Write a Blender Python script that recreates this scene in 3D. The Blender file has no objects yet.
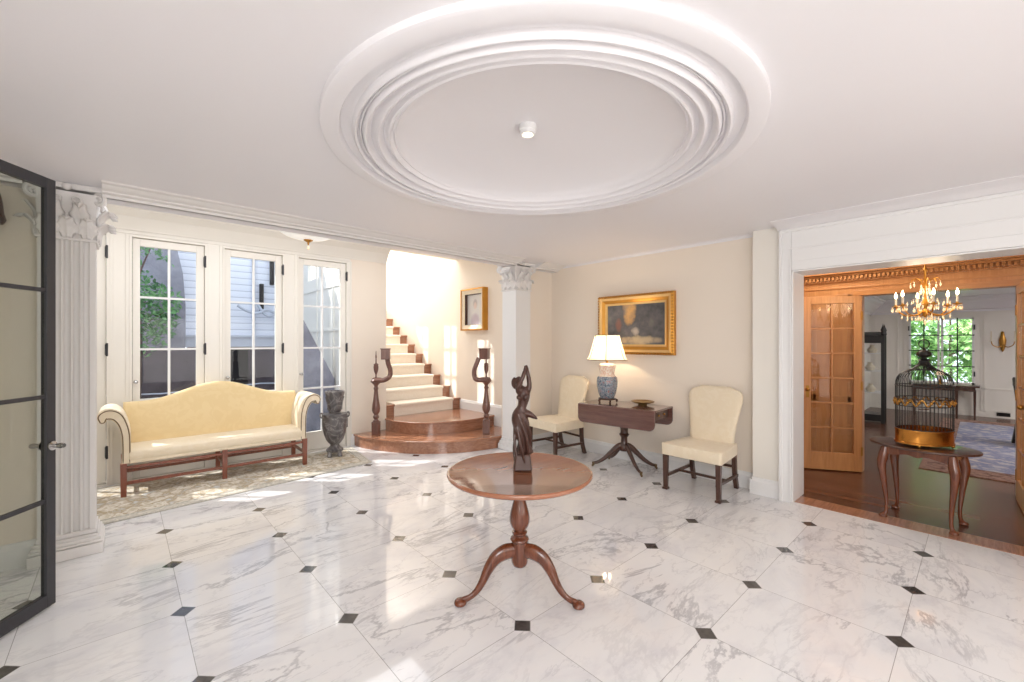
import bpy, bmesh, math, random
from mathutils import Vector, Matrix, noise
random.seed(7)
PI = math.pi
C = bpy.context.scene.collection
sc = bpy.context.scene

# ------------------------------------------------------------------ mesh builder
class MB:
    def __init__(s):
        s.v = []; s.f = []
    def add(s, vs, fs):
        o = len(s.v)
        s.v += [tuple(v) for v in vs]; s.f += [tuple(i + o for i in f) for f in fs]
        return s
    def box(s, x0, x1, y0, y1, z0, z1, M=None):
        vs = [Vector((x, y, z)) for z in (z0, z1) for y in (y0, y1) for x in (x0, x1)]
        if M: vs = [M @ v for v in vs]
        return s.add(vs, [(0, 2, 3, 1), (4, 5, 7, 6), (0, 1, 5, 4), (1, 3, 7, 5), (3, 2, 6, 7), (2, 0, 4, 6)])
    def cbox(s, c, d, rz=0, M=None):
        T = Matrix.Translation(c) @ Matrix.Rotation(rz, 4, 'Z')
        if M: T = M @ T
        return s.box(-d[0]/2, d[0]/2, -d[1]/2, d[1]/2, -d[2]/2, d[2]/2, T)
    def taper(s, p0, p1, d0, d1):
        # square-section bar from p0 to p1, horizontal sections d0,d1 (sx,sy)
        vs = []
        for p, d in ((p0, d0), (p1, d1)):
            for y in (-1, 1):
                for x in (-1, 1):
                    vs.append((p[0] + x*d[0]/2, p[1] + y*d[1]/2, p[2]))
        return s.add(vs, [(0, 2, 3, 1), (4, 5, 7, 6), (0, 1, 5, 4), (1, 3, 7, 5), (3, 2, 6, 7), (2, 0, 4, 6)])
    def prism(s, poly, a, b, axis='z', M=None):
        n = len(poly); vs = []
        for t in (a, b):
            for (p, q) in poly:
                if axis == 'z': v = (p, q, t)
                elif axis == 'x': v = (t, p, q)
                else: v = (p, t, q)
                v = Vector(v)
                vs.append(M @ v if M else v)
        fs = [tuple(range(n - 1, -1, -1)), tuple(range(n, 2*n))]
        fs += [(i, (i + 1) % n, n + (i + 1) % n, n + i) for i in range(n)]
        return s.add(vs, fs)
    def lathe(s, prof, c=(0, 0, 0), seg=32, sx=1, sy=1, M=None, cap=True, a0=0, a1=2*PI):
        full = abs(a1 - a0 - 2*PI) < 1e-6
        n = seg if full else seg + 1
        vs = []
        for (r, z) in prof:
            for k in range(n):
                a = a0 + (a1 - a0) * k / seg
                v = Vector((c[0] + r*math.cos(a)*sx, c[1] + r*math.sin(a)*sy, c[2] + z))
                vs.append(M @ v if M else v)
        fs = []
        for i in range(len(prof) - 1):
            for k in range(seg):
                k2 = (k + 1) % n
                fs.append((i*n + k, i*n + k2, (i + 1)*n + k2, (i + 1)*n + k))
        if cap and full:
            if prof[0][0] > 1e-5: fs.append(tuple(range(n - 1, -1, -1)))
            if prof[-1][0] > 1e-5: fs.append(tuple((len(prof) - 1)*n + k for k in range(n)))
        return s.add(vs, fs)
    def tube(s, pts, rad, seg=10, flat=1.0, up=None, cap=True, closed=False, M=None):
        pts = [Vector(p) for p in pts]; n = len(pts)
        if not hasattr(rad, '__len__'): rad = [rad]*n
        T = []
        for i in range(n):
            if closed: t = pts[(i + 1) % n] - pts[(i - 1) % n]
            else: t = pts[min(i + 1, n - 1)] - pts[max(i - 1, 0)]
            if t.length < 1e-9: t = Vector((0, 0, 1))
            T.append(t.normalized())
        u = Vector(up) if up else (Vector((0, 0, 1)) if abs(T[0].z) < .9 else Vector((1, 0, 0)))
        u = (u - T[0]*u.dot(T[0])).normalized()
        vs = []
        for i in range(n):
            if up:
                w = Vector(up); w = w - T[i]*w.dot(T[i])
                if w.length > 1e-4: u = w.normalized()
            else:
                u = (u - T[i]*u.dot(T[i])).normalized()
            b = T[i].cross(u)
            for k in range(seg):
                a = 2*PI*k/seg
                v = pts[i] + u*math.cos(a)*rad[i] + b*math.sin(a)*rad[i]*flat
                vs.append(M @ v if M else v)
        fs = []
        for i in range(n if closed else n - 1):
            j = (i + 1) % n
            for k in range(seg):
                k2 = (k + 1) % seg
                fs.append((i*seg + k, i*seg + k2, j*seg + k2, j*seg + k))
        if cap and not closed:
            fs.append(tuple(range(seg - 1, -1, -1))); fs.append(tuple((n - 1)*seg + k for k in range(seg)))
        return s.add(vs, fs)
    def ball(s, c, r, seg=12, rings=8, sz=1):
        return s.lathe([(max(r*math.sin(PI*i/rings), 1e-4 if 0 < i < rings else 0.0005), -r*sz*math.cos(PI*i/rings)) for i in range(rings + 1)], c, seg)
    def grid(s, fn, nu, nv):
        vs = [fn(i/nu, j/nv) for j in range(nv + 1) for i in range(nu + 1)]
        fs = [(j*(nu + 1) + i, j*(nu + 1) + i + 1, (j + 1)*(nu + 1) + i + 1, (j + 1)*(nu + 1) + i) for j in range(nv) for i in range(nu)]
        return s.add(vs, fs)
    def build(s, name, mat, parent=None, smooth=False, bevel=0, subsurf=0, solid=0, remesh=0, bseg=2, loc=None):
        me = bpy.data.meshes.new(name)
        me.from_pydata(s.v, [], s.f)
        bm = bmesh.new(); bm.from_mesh(me)
        bmesh.ops.recalc_face_normals(bm, faces=bm.faces)
        if smooth:
            for f in bm.faces: f.smooth = True
            for e in bm.edges:
                if len(e.link_faces) == 2 and e.calc_face_angle(0) > .75: e.smooth = False
        bm.to_mesh(me); bm.free()
        me.materials.append(mat)
        o = bpy.data.objects.new(name, me); C.objects.link(o)
        if parent: o.parent = parent
        if loc: o.location = loc
        if solid:
            m = o.modifiers.new('solid', 'SOLIDIFY'); m.thickness = solid; m.offset = 0
        if bevel:
            m = o.modifiers.new('bevel', 'BEVEL'); m.width = bevel; m.segments = bseg; m.limit_method = 'ANGLE'; m.angle_limit = .6
            if bseg > 2:
                for p in me.polygons: p.use_smooth = True
        if remesh:
            m = o.modifiers.new('remesh', 'REMESH'); m.mode = 'VOXEL'; m.voxel_size = remesh; m.use_smooth_shade = True
            m = o.modifiers.new('smooth', 'SMOOTH'); m.iterations = 3
        if subsurf:
            m = o.modifiers.new('sub', 'SUBSURF'); m.levels = subsurf; m.render_levels = subsurf
        return o

def thing(name, label, cat, loc=(0, 0, 0), rz=0, group=None, kind=None):
    o = bpy.data.objects.new(name, None); C.objects.link(o)
    o.empty_display_size = .1
    o.location = loc; o.rotation_euler = (0, 0, rz)
    o['label'] = label; o['category'] = cat
    if group: o['group'] = group
    if kind: o['kind'] = kind
    return o
def tag(o, label, cat, group=None, kind=None):
    o['label'] = label; o['category'] = cat
    if group: o['group'] = group
    if kind: o['kind'] = kind
    return o
def struct(o, label=None, cat=None):
    o['kind'] = 'structure'
    if label: o['label'] = label
    if cat: o['category'] = cat
    return o
def copy_tree(o, parent=None):
    c = o.copy(); C.objects.link(c)
    if parent: c.parent = parent
    for ch in list(o.children): copy_tree(ch, c)
    return c
def spline(pts, n=8):
    # Catmull-Rom through pts of any dimension
    out = []; P = [pts[0]] + list(pts) + [pts[-1]]
    for i in range(1, len(P) - 2):
        for k in range(n):
            t = k/n
            out.append(tuple(.5*((2*b) + (c - a)*t + (2*a - 5*b + 4*c - d)*t*t + (-a + 3*b - 3*c + d)*t**3)
                       for a, b, c, d in zip(P[i - 1], P[i], P[i + 1], P[i + 2])))
    out.append(tuple(pts[-1]))
    return out

# ------------------------------------------------------------------ materials
def srgb(r, g, b):
    f = lambda c: c/12.92 if c <= .04045 else ((c + .055)/1.055)**2.4
    return (f(r/255), f(g/255), f(b/255), 1)
class NT:
    def __init__(s, name):
        s.m = bpy.data.materials.new(name); s.m.use_nodes = True
        s.t = s.m.node_tree; s.t.nodes.clear()
        s.out = s.n('ShaderNodeOutputMaterial')
        s.tc = None
    def n(s, typ, **kw):
        x = s.t.nodes.new(typ)
        for k, v in kw.items(): setattr(x, k, v)
        return x
    def set(s, sock, v):
        if isinstance(v, bpy.types.NodeSocket): s.t.links.new(v, sock)
        elif v is not None:
            sock.default_value = v
    def obj(s):
        if not s.tc: s.tc = s.n('ShaderNodeTexCoord')
        return s.tc.outputs['Object']
    def math(s, op, a, b=None, c=None):
        x = s.n('ShaderNodeMath', operation=op)
        s.set(x.inputs[0], a)
        if b is not None: s.set(x.inputs[1], b)
        if c is not None: s.set(x.inputs[2], c)
        return x.outputs[0]
    def noise(s, vec=None, scale=5, detail=3, rough=.5, dist=0):
        x = s.n('ShaderNodeTexNoise')
        s.set(x.inputs['Vector'], vec if vec is not None else s.obj())
        x.inputs['Scale'].default_value = scale; x.inputs['Detail'].default_value = detail
        x.inputs['Roughness'].default_value = rough; x.inputs['Distortion'].default_value = dist
        return x.outputs[0]
    def map(s, vec=None, scale=(1, 1, 1), rot=(0, 0, 0), loc=(0, 0, 0)):
        x = s.n('ShaderNodeMapping'); s.set(x.inputs[0], vec if vec is not None else s.obj())
        x.inputs['Scale'].default_value = scale; x.inputs['Rotation'].default_value = rot; x.inputs['Location'].default_value = loc
        return x.outputs[0]
    def ramp(s, fac, stops, interp='LINEAR'):
        x = s.n('ShaderNodeValToRGB'); s.set(x.inputs[0], fac)
        cr = x.color_ramp; cr.interpolation = interp
        while len(cr.elements) < len(stops): cr.elements.new(.5)
        for e, (p, c) in zip(cr.elements, stops): e.position = p; e.color = c
        return x.outputs[0]
    def mix(s, fac, a, b, blend='MIX'):
        x = s.n('ShaderNodeMix', data_type='RGBA', blend_type=blend)
        s.set(x.inputs[0], fac); s.set(x.inputs[6], a); s.set(x.inputs[7], b)
        return x.outputs[2]
    def sep(s, vec):
        x = s.n('ShaderNodeSeparateXYZ'); s.set(x.inputs[0], vec); return x.outputs
    def comb(s, x_, y_, z_=0):
        x = s.n('ShaderNodeCombineXYZ')
        s.set(x.inputs[0], x_); s.set(x.inputs[1], y_); s.set(x.inputs[2], z_); return x.outputs[0]
    def bump(s, h, strength=.2, dist=.01):
        x = s.n('ShaderNodeBump'); s.set(x.inputs['Height'], h)
        x.inputs['Strength'].default_value = strength; x.inputs['Distance'].default_value = dist
        return x.outputs[0]
    def pbr(s, col, rough=.5, metal=0, normal=None, spec=None, coat=0, emit=None, estr=0, alpha=None, trans=0, sheen=0):
        b = s.n('ShaderNodeBsdfPrincipled')
        s.set(b.inputs['Base Color'], col); s.set(b.inputs['Roughness'], rough); s.set(b.inputs['Metallic'], metal)
        if normal is not None: s.set(b.inputs['Normal'], normal)
        if spec is not None: b.inputs['Specular IOR Level'].default_value = spec
        if coat: b.inputs['Coat Weight'].default_value = coat; b.inputs['Coat Roughness'].default_value = .06
        if emit is not None: s.set(b.inputs['Emission Color'], emit); b.inputs['Emission Strength'].default_value = estr
        if trans: b.inputs['Transmission Weight'].default_value = trans
        if sheen: b.inputs['Sheen Weight'].default_value = sheen
        s.t.links.new(b.outputs[0], s.out.inputs[0])
        return s.m
def paint(name, rgb, rough=.55, var=.03, bumpy=.04):
    t = NT(name); c = srgb(*rgb)
    d = tuple(x*(1 - var) for x in c[:3]) + (1,)
    col = t.mix(t.noise(scale=1.7, detail=2), c, d)
    return t.pbr(col, rough, normal=t.bump(t.noise(scale=140, detail=2), bumpy, .002))
def flat(name, rgb, rough=.5, metal=0, **k):
    t = NT(name); c = srgb(*rgb)
    d = tuple(x*.8 for x in c[:3]) + (1,)
    return t.pbr(t.mix(t.noise(scale=14, detail=3), c, d), rough, metal, **k)
def wood(name, a, b, rough=.3, scale=1.0, axis=0, coat=.3, spec=.5):
    t = NT(name)
    sc_ = [14*scale]*3; sc_[axis] = 1.2*scale
    v = t.map(scale=tuple(sc_))
    n1 = t.noise(v, 2.2, 5, .6, 1.2)
    n2 = t.noise(t.map(scale=tuple(x*6 for x in sc_)), 2, 2, .5)
    f = t.math('ADD', t.math('MULTIPLY', n1, .8), t.math('MULTIPLY', n2, .25))
    col = t.ramp(f, [(.3, srgb(*a)), (.75, srgb(*b))])
    return t.pbr(col, rough, coat=coat, spec=spec, normal=t.bump(n1, .03, .002))
def glass(name, tint=(1, 1, 1), gl=1.0, ior=1.45, rough=0.0):
    t = NT(name)
    tr = t.n('ShaderNodeBsdfTransparent'); tr.inputs[0].default_value = (*tint, 1)
    g = t.n('ShaderNodeBsdfGlossy'); g.inputs['Roughness'].default_value = rough
    fr = t.n('ShaderNodeFresnel'); fr.inputs[0].default_value = ior
    geo = t.n('ShaderNodeNewGeometry')
    mx = t.n('ShaderNodeMixShader')
    # front-facing and back-facing sides reflect alike
    f = t.n('ShaderNodeLayerWeight'); f.inputs['Blend'].default_value = .18
    t.set(mx.inputs[0], t.math('MULTIPLY_ADD', f.outputs['Fresnel'], gl*.6, .02))
    t.t.links.new(tr.outputs[0], mx.inputs[1]); t.t.links.new(g.outputs[0], mx.inputs[2])
    t.t.links.new(mx.outputs[0], t.out.inputs[0])
    return t.m
def emis(name, rgb, strength):
    t = NT(name); return t.pbr(srgb(*rgb), .5, emit=srgb(*rgb), estr=strength)
# ------------------------------------------------------------------ material library
M = {}
M['wall'] = paint('cream wall paint', (243, 232, 218), .6)
M['alcove'] = paint('alcove white paint', (242, 238, 230), .5)
M['trim'] = paint('white trim paint', (240, 240, 240), .4, .015, .02)
M['ceil'] = paint('ceiling paint', (240, 238, 241), .45, .015, .02)
M['capital'] = paint('plaster capital', (236, 233, 231), .6)
M['steel'] = flat('dark steel', (58, 58, 63), .4)
M['black'] = flat('black iron', (26, 24, 24), .35)
M['chrome'] = flat('chrome', (200, 200, 200), .12, 1)
M['glass'] = glass('clear glass', (.99, 1, 1), .5)
M['doorglass'] = glass('door glass', (.80, .82, .79), .55)
M['mahog'] = wood('mahogany', (72, 34, 20), (132, 72, 44), .22, axis=2, coat=.6)
M['mahogtop'] = wood('polished table top', (146, 90, 62), (172, 112, 80), .14, .6, axis=0, coat=.9)
M['darkwood'] = wood('dark walnut', (48, 28, 22), (92, 58, 44), .3, axis=2)
M['pembroke'] = wood('reddish mahogany leaf', (84, 52, 46), (124, 84, 74), .2, axis=1, coat=.8)
M['sofaleg'] = wood('sofa leg mahogany', (110, 58, 42), (150, 88, 66), .3, axis=2)
M['stairwood'] = wood('stair oak', (134, 86, 62), (188, 136, 106), .22, axis=0, coat=.6)
M['newel'] = wood('newel walnut', (84, 52, 44), (132, 92, 80), .3, axis=2)
M['orange'] = wood('honey pine panelling', (184, 126, 74), (212, 156, 100), .35, .45, axis=2, coat=.3)
M['orangeh'] = wood('honey pine rail', (178, 120, 68), (204, 148, 92), .35, .45, axis=1, coat=.3)
M['gold'] = flat('gilt', (212, 152, 66), .34, .75)
M['goldlite'] = flat('pale gilt', (244, 206, 140), .35, .5)
M['brass'] = flat('aged brass', (190, 140, 70), .3, .9)
M['bronze'] = flat('bronze carving', (76, 50, 42), .3)
def m_fabric(name, a, b, sc_=9):
    t = NT(name)
    n = t.noise(scale=sc_, detail=4, rough=.6, dist=1.8)
    f = t.ramp(n, [(.46, (0, 0, 0, 1)), (.52, (1, 1, 1, 1))])
    weave = t.noise(scale=420, detail=1)
    return t.pbr(t.mix(f, srgb(*a), srgb(*b)), .75, normal=t.bump(weave, .12, .002), sheen=.2)
M['damask'] = m_fabric('gold damask', (238, 214, 166), (235, 210, 160), 7)
M['cream'] = m_fabric('cream damask', (241, 227, 202), (238, 223, 196), 7)
M['nail'] = flat('brass nail trim', (120, 96, 66), .4, .4)
def m_floor():
    t = NT('white marble floor')
    x, y, z = t.sep(t.obj())[:3]
    SX, SY, OX, OY = .6558, .6801, .2555, 1.634
    u = t.math('DIVIDE', t.math('SUBTRACT', x, OX), SX); v = t.math('DIVIDE', t.math('SUBTRACT', y, OY), SY)
    fu = t.math('FLOOR', u); fv = t.math('FLOOR', v)
    du = t.math('MULTIPLY', t.math('ABSOLUTE', t.math('SUBTRACT', u, t.math('ROUND', u))), SX)
    dv = t.math('MULTIPLY', t.math('ABSOLUTE', t.math('SUBTRACT', v, t.math('ROUND', v))), SY)
    inset = t.math('LESS_THAN', t.math('ADD', du, dv), .056)
    edge = t.math('LESS_THAN', t.math('MINIMUM', du, dv), .0016)
    insedge = t.math('LESS_THAN', t.math('ABSOLUTE', t.math('SUBTRACT', t.math('ADD', du, dv), .058)), .0022)
    wn = t.n('ShaderNodeTexWhiteNoise', noise_dimensions='2D'); t.set(wn.inputs['Vector'], t.comb(fu, fv))
    rnd = wn.outputs['Color']
    off = t.n('ShaderNodeVectorMath', operation='MULTIPLY_ADD')
    t.set(off.inputs[0], rnd); off.inputs[1].default_value = (23, 17, 9); t.set(off.inputs[2], t.obj())
    p = off.outputs[0]
    # veins: warped ridged noise, stretched along the diagonal
    def vein(scale, rot, width, dist, str_):
        m = t.map(p, (1, 2.4, 1), (0, 0, rot))
        n = t.noise(m, scale, 8, .62, dist)
        r = t.math('ABSOLUTE', t.math('SUBTRACT', n, .5))
        return t.math('MULTIPLY', t.math('SUBTRACT', 1, t.n_smooth(r, 0, width)), str_)
    def sm(r, a, b):
        mr = t.n('ShaderNodeMapRange', interpolation_type='SMOOTHSTEP'); t.set(mr.inputs[0], r)
        mr.inputs[1].default_value = a; mr.inputs[2].default_value = b
        return mr.outputs[0]
    t.n_smooth = sm
    v1 = vein(.8, -.85, .02, .45, .75); v2 = vein(2.2, -.7, .02, .3, .35)
    mask = sm(t.noise(p, 1.3, 2), .42, .66)
    vv = t.math('MULTIPLY', t.math('MAXIMUM', v1, v2), t.math('MULTIPLY_ADD', mask, .8, .2))
    cloud = t.noise(t.map(p, (1, 2, 1), (0, 0, -.8)), 2.0, 5, .6, .5)
    base = t.ramp(cloud, [(.3, srgb(222, 221, 225)), (.5, srgb(238, 237, 238)), (.8, srgb(243, 241, 240))])
    col = t.mix(t.math('MINIMUM', vv, .62), base, srgb(158, 157, 163))
    col = t.mix(t.math('MULTIPLY', t.math('MAXIMUM', edge, insedge), .6), col, srgb(110, 104, 98))
    ins = t.mix(t.noise(scale=30, detail=4), srgb(52, 48, 46), srgb(92, 88, 86))
    col = t.mix(inset, col, ins)
    rough = t.math('MULTIPLY_ADD', t.noise(scale=3, detail=2), .04, .035)
    return t.pbr(col, rough, spec=.75)
M['floor'] = m_floor()
def m_plank():
    t = NT('dark plank floor')
    b = t.n('ShaderNodeTexBrick'); t.set(b.inputs['Vector'], t.map(rot=(0, 0, PI/2)))
    b.inputs['Scale'].default_value = 1; b.inputs['Brick Width'].default_value = 1.1; b.inputs['Row Height'].default_value = .085
    b.inputs['Mortar Size'].default_value = .0025
    b.inputs['Color1'].default_value = srgb(92, 56, 40); b.inputs['Color2'].default_value = srgb(122, 80, 58); b.inputs['Mortar'].default_value = srgb(44, 26, 20)
    n = t.noise(t.map(scale=(20, 1.6, 1)), 3, 4)
    col = t.mix(t.math('MULTIPLY', n, .5), b.outputs[0], srgb(84, 48, 34))
    return t.pbr(col, .24, spec=.45)
M['plank'] = m_plank()
def m_rug(name, cols, sc_=6, border=None):
    t = NT(name)
    n = t.noise(scale=sc_, detail=5, rough=.65, dist=2.5)
    vo = t.n('ShaderNodeTexVoronoi'); t.set(vo.inputs['Vector'], t.obj()); vo.inputs['Scale'].default_value = sc_*1.6
    f = t.math('ADD', t.math('MULTIPLY', n, .7), t.math('MULTIPLY', vo.outputs['Distance'], .4))
    col = t.ramp(f, [(.25 + .5*i/(len(cols) - 1), srgb(*c)) for i, c in enumerate(cols)])
    return t.pbr(col, .95, normal=t.bump(t.noise(scale=300, detail=2), .5, .004), spec=.1)
M['rug'] = m_rug('pale persian rug', [(224, 218, 206), (196, 184, 160), (230, 224, 214), (178, 160, 130), (206, 206, 204)], 7)
M['rugborder'] = m_rug('rug border', [(206, 200, 188), (222, 216, 204), (192, 187, 176), (214, 208, 198)], 16)
M['bluerug'] = m_rug('blue grey rug', [(150, 154, 176), (182, 176, 180), (126, 130, 158), (196, 186, 180)], 3)
M['bluerugb'] = m_rug('rust rug border', [(120, 82, 72), (160, 130, 116), (96, 66, 62)], 8)
def m_urn():
    t = NT('grey stone urn')
    n = t.noise(scale=5, detail=4, rough=.5, dist=1.2)
    r = t.math('ABSOLUTE', t.math('SUBTRACT', n, .5))
    col = t.ramp(r, [(0, srgb(150, 146, 144)), (.02, srgb(112, 108, 108)), (.14, srgb(78, 74, 75))])
    return t.pbr(col, .3, normal=t.bump(n, .25, .03))
M['urn'] = m_urn()
def m_vase():
    t = NT('porcelain vase'); z = t.sep(t.obj())[2]
    n = t.noise(scale=38, detail=4, dist=1.5)
    blue = t.ramp(n, [(.42, srgb(92, 108, 126)), (.5, srgb(168, 176, 180)), (.6, srgb(120, 124, 140)), (.68, srgb(176, 120, 110))])
    top = t.ramp(n, [(.45, srgb(244, 232, 218)), (.58, srgb(226, 178, 150)), (.66, srgb(238, 226, 210))])
    f = t.math('GREATER_THAN', z, .245)
    return t.pbr(t.mix(f, blue, top), .12, coat=.5)
M['vase'] = m_vase()
def m_shade(name, rgb, st):
    t = NT(name)
    d = t.n('ShaderNodeBsdfDiffuse'); d.inputs[0].default_value = srgb(*rgb)
    tl = t.n('ShaderNodeBsdfTranslucent'); tl.inputs[0].default_value = srgb(*rgb)
    e = t.n('ShaderNodeEmission'); e.inputs[0].default_value = srgb(255, 236, 205); e.inputs[1].default_value = st
    m1 = t.n('ShaderNodeMixShader'); m1.inputs[0].default_value = .5
    t.t.links.new(d.outputs[0], m1.inputs[1]); t.t.links.new(tl.outputs[0], m1.inputs[2])
    a = t.n('ShaderNodeAddShader'); t.t.links.new(m1.outputs[0], a.inputs[0]); t.t.links.new(e.outputs[0], a.inputs[1])
    t.t.links.new(a.outputs[0], t.out.inputs[0]); return t.m
M['shade'] = m_shade('lit lampshade', (250, 240, 220), .42)
M['smallshade'] = m_shade('small lit shade', (255, 205, 170), 1.0)
M['bulb'] = emis('flame bulb', (255, 224, 170), 16)
M['candle'] = flat('candle sleeve', (240, 228, 205), .5)
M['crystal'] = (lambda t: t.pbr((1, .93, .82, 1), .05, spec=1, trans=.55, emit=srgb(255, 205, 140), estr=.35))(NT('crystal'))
M['frost'] = (lambda t: t.pbr(srgb(250, 248, 244), .3, emit=srgb(255, 250, 240), estr=.35, coat=.4))(NT('frosted cut glass bowl'))
M['runner'] = m_fabric('cream stair carpet', (242, 232, 218), (238, 226, 210), 30)
M['siding'] = None
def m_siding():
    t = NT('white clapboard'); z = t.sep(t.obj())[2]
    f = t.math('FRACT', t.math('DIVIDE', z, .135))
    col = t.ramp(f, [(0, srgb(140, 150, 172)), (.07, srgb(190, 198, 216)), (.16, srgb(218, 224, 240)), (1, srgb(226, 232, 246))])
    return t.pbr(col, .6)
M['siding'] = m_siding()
M['extwhite'] = flat('white outdoor trim', (190, 198, 216), .6)
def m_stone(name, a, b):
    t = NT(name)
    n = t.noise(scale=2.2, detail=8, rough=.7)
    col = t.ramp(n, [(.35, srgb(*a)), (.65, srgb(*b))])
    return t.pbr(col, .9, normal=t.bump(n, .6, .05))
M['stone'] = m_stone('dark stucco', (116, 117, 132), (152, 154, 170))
M['darkstone'] = m_stone('dark brown wall', (58, 52, 60), (96, 88, 98))
M['paving'] = m_stone('grey paving', (120, 120, 128), (160, 160, 168))
M['void'] = flat('dark opening', (24, 22, 26), .8)
def m_leaf(name, a, b):
    t = NT(name)
    oi = t.n('ShaderNodeObjectInfo')
    col = t.ramp(t.noise(scale=5, detail=4), [(.35, srgb(*a)), (.65, srgb(*b))])
    d = t.n('ShaderNodeBsdfDiffuse'); t.set(d.inputs[0], col)
    tl = t.n('ShaderNodeBsdfTranslucent'); t.set(tl.inputs[0], col)
    m1 = t.n('ShaderNodeMixShader'); m1.inputs[0].default_value = .45
    t.t.links.new(d.outputs[0], m1.inputs[1]); t.t.links.new(tl.outputs[0], m1.inputs[2])
    t.t.links.new(m1.outputs[0], t.out.inputs[0]); return t.m
M['leaf'] = m_leaf('green leaves', (60, 112, 74), (136, 190, 132))
M['leafbright'] = m_leaf('bright green leaves', (90, 140, 84), (196, 226, 166))
def m_landscape():
    # dark wooded landscape with a glowing gap and a pale clearing; object x = width, z = height
    t = NT('oil landscape'); x, y, z = t.sep(t.obj())[:3]
    n = t.noise(scale=7, detail=5, rough=.65)
    base = t.ramp(n, [(.3, srgb(62, 62, 66)), (.55, srgb(96, 94, 96)), (.75, srgb(120, 118, 112))])
    def blob(cx, cz, sx, sz, soft=1):
        a = t.math('POWER', t.math('DIVIDE', t.math('SUBTRACT', x, cx), sx), 2)
        b = t.math('POWER', t.math('DIVIDE', t.math('SUBTRACT', z, cz), sz), 2)
        d = t.math('ADD', t.math('ADD', a, b), t.math('MULTIPLY', t.math('SUBTRACT', n, .5), 3.2))
        return t.ramp(d, [(0, (.8, .8, .8, 1)), (.45, (.5, .5, .5, 1)), (1, (0, 0, 0, 1))])
    col = t.mix(blob(-.08, .2, .10, .22), base, srgb(226, 176, 104))
    col = t.mix(blob(.06, -.2, .30, .06), col, srgb(204, 184, 150))
    col = t.mix(blob(.0, -.08, .07, .06), col, srgb(208, 194, 178))
    col = t.mix(blob(-.24, .0, .05, .09), col, srgb(140, 96, 84))
    return t.pbr(col, .25, coat=.3)
M['landscape'] = m_landscape()
def m_portrait():
    t = NT('pastel portrait'); x, y, z = t.sep(t.obj())[:3]
    n = t.noise(scale=12, detail=4)
    def blob(cx, cz, sx, sz):
        a = t.math('POWER', t.math('DIVIDE', t.math('SUBTRACT', x, cx), sx), 2)
        b = t.math('POWER', t.math('DIVIDE', t.math('SUBTRACT', z, cz), sz), 2)
        return t.ramp(t.math('ADD', t.math('ADD', a, b), t.math('MULTIPLY', n, .3)), [(.45, (.75, .75, .75, 1)), (1.2, (0, 0, 0, 1))])
    col = t.mix(n, srgb(206, 206, 210), srgb(222, 216, 208))
    col = t.mix(blob(0, -.2, .15, .17), col, srgb(176, 158, 176))
    col = t.mix(blob(0, .1, .075, .1), col, srgb(176, 168, 168))
    col = t.mix(blob(0, .065, .055, .075), col, srgb(226, 202, 190))
    return t.pbr(col, .4)
M['portrait'] = m_portrait()
# ------------------------------------------------------------------ the room shell
CEIL = 2.60; XP = 4.76; XO = 4.64; YW = 4.33; YN = 6.15; ALC = 2.95; XS = 4.42
def S_(mb, name, mat, **k): return struct(mb.build(name, mat, **k))
# floor: marble hall and alcove
S_(MB().box(-1.6, 4.68, -1.6, 4.4, -.1, 0).box(-1.6, 4.9, 4.4, 6.35, -.1, 0).box(4.68, 4.9, 1.19, 4.4, -.1, 0), 'floor', M['floor'])
# ceiling with the round hole for the dome
def ceiling_with_hole():
    m = MB(); cx, cy, r, n = 1.81, 1.745, 1.0, 96
    x0, x1, y0, y1 = -1.6, 4.9, -1.6, 4.31
    vs = []; fs = []
    for k in range(n):
        a = 2*PI*k/n; c, s = math.cos(a), math.sin(a)
        vs.append((cx + r*c, cy + r*s, CEIL))
        tx = (x1 - cx)/c if c > 1e-9 else ((x0 - cx)/c if c < -1e-9 else 1e9)
        ty = (y1 - cy)/s if s > 1e-9 else ((y0 - cy)/s if s < -1e-9 else 1e9)
        t = min(tx, ty); vs.append((cx + t*c, cy + t*s, CEIL))
    for k in range(n):
        j = (k + 1) % n
        fs.append((2*k, 2*k + 1, 2*j + 1, 2*j))
    m.add(vs, fs)
    # corners the radial fan cuts off
    for X in (x0, x1):
        for Y in (y0, y1):
            cand = [vs[2*k + 1] for k in range(n)]
            on_x = min((p for p in cand if abs(p[0] - X) < 1e-6), key=lambda p: abs(p[1] - Y))
            on_y = min((p for p in cand if abs(p[1] - Y) < 1e-6), key=lambda p: abs(p[0] - X))
            m.add([(X, Y, CEIL), on_x, on_y], [(0, 1, 2)])
    m.box(x0, x1, y0, 4.2, 2.95, 3.0)
    return m
S_(ceiling_with_hole(), 'ceiling', M['ceil'])
# concentric plaster mouldings and shallow dome
prof = [(1.172, CEIL+.004), (1.168, CEIL-.026), (1.156, CEIL-.032), (1.085, CEIL-.030), (1.079, CEIL-.022), (1.074, CEIL+.002),
        (1.06, CEIL+.006), (1.04, CEIL+.004), (1.022, CEIL-.004), (1.018, CEIL-.028), (1.008, CEIL-.036), (.998, CEIL-.028), (.996, CEIL-.010), (.986, CEIL-.006), (.984, CEIL-.018), (.978, CEIL-.020), (.974, CEIL-.006),
        (.968, CEIL-.03), (.958, CEIL-.038), (.948, CEIL-.032), (.944, CEIL-.01), (.93, CEIL+.006), (.915, CEIL-.002), (.905, CEIL-.018), (.893, CEIL-.024), (.882, CEIL-.016),
        (.876, CEIL+.004), (.866, CEIL+.014), (.852, CEIL+.008), (.845, CEIL-.006), (.834, CEIL-.010), (.824, CEIL+.002), (.818, CEIL+.014), (.808, CEIL+.010), (.80, CEIL+.020)]
S_(MB().lathe(prof, (1.805, 1.752, 0), 144, cap=False), 'trim_1', M['ceil'], smooth=True)
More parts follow.
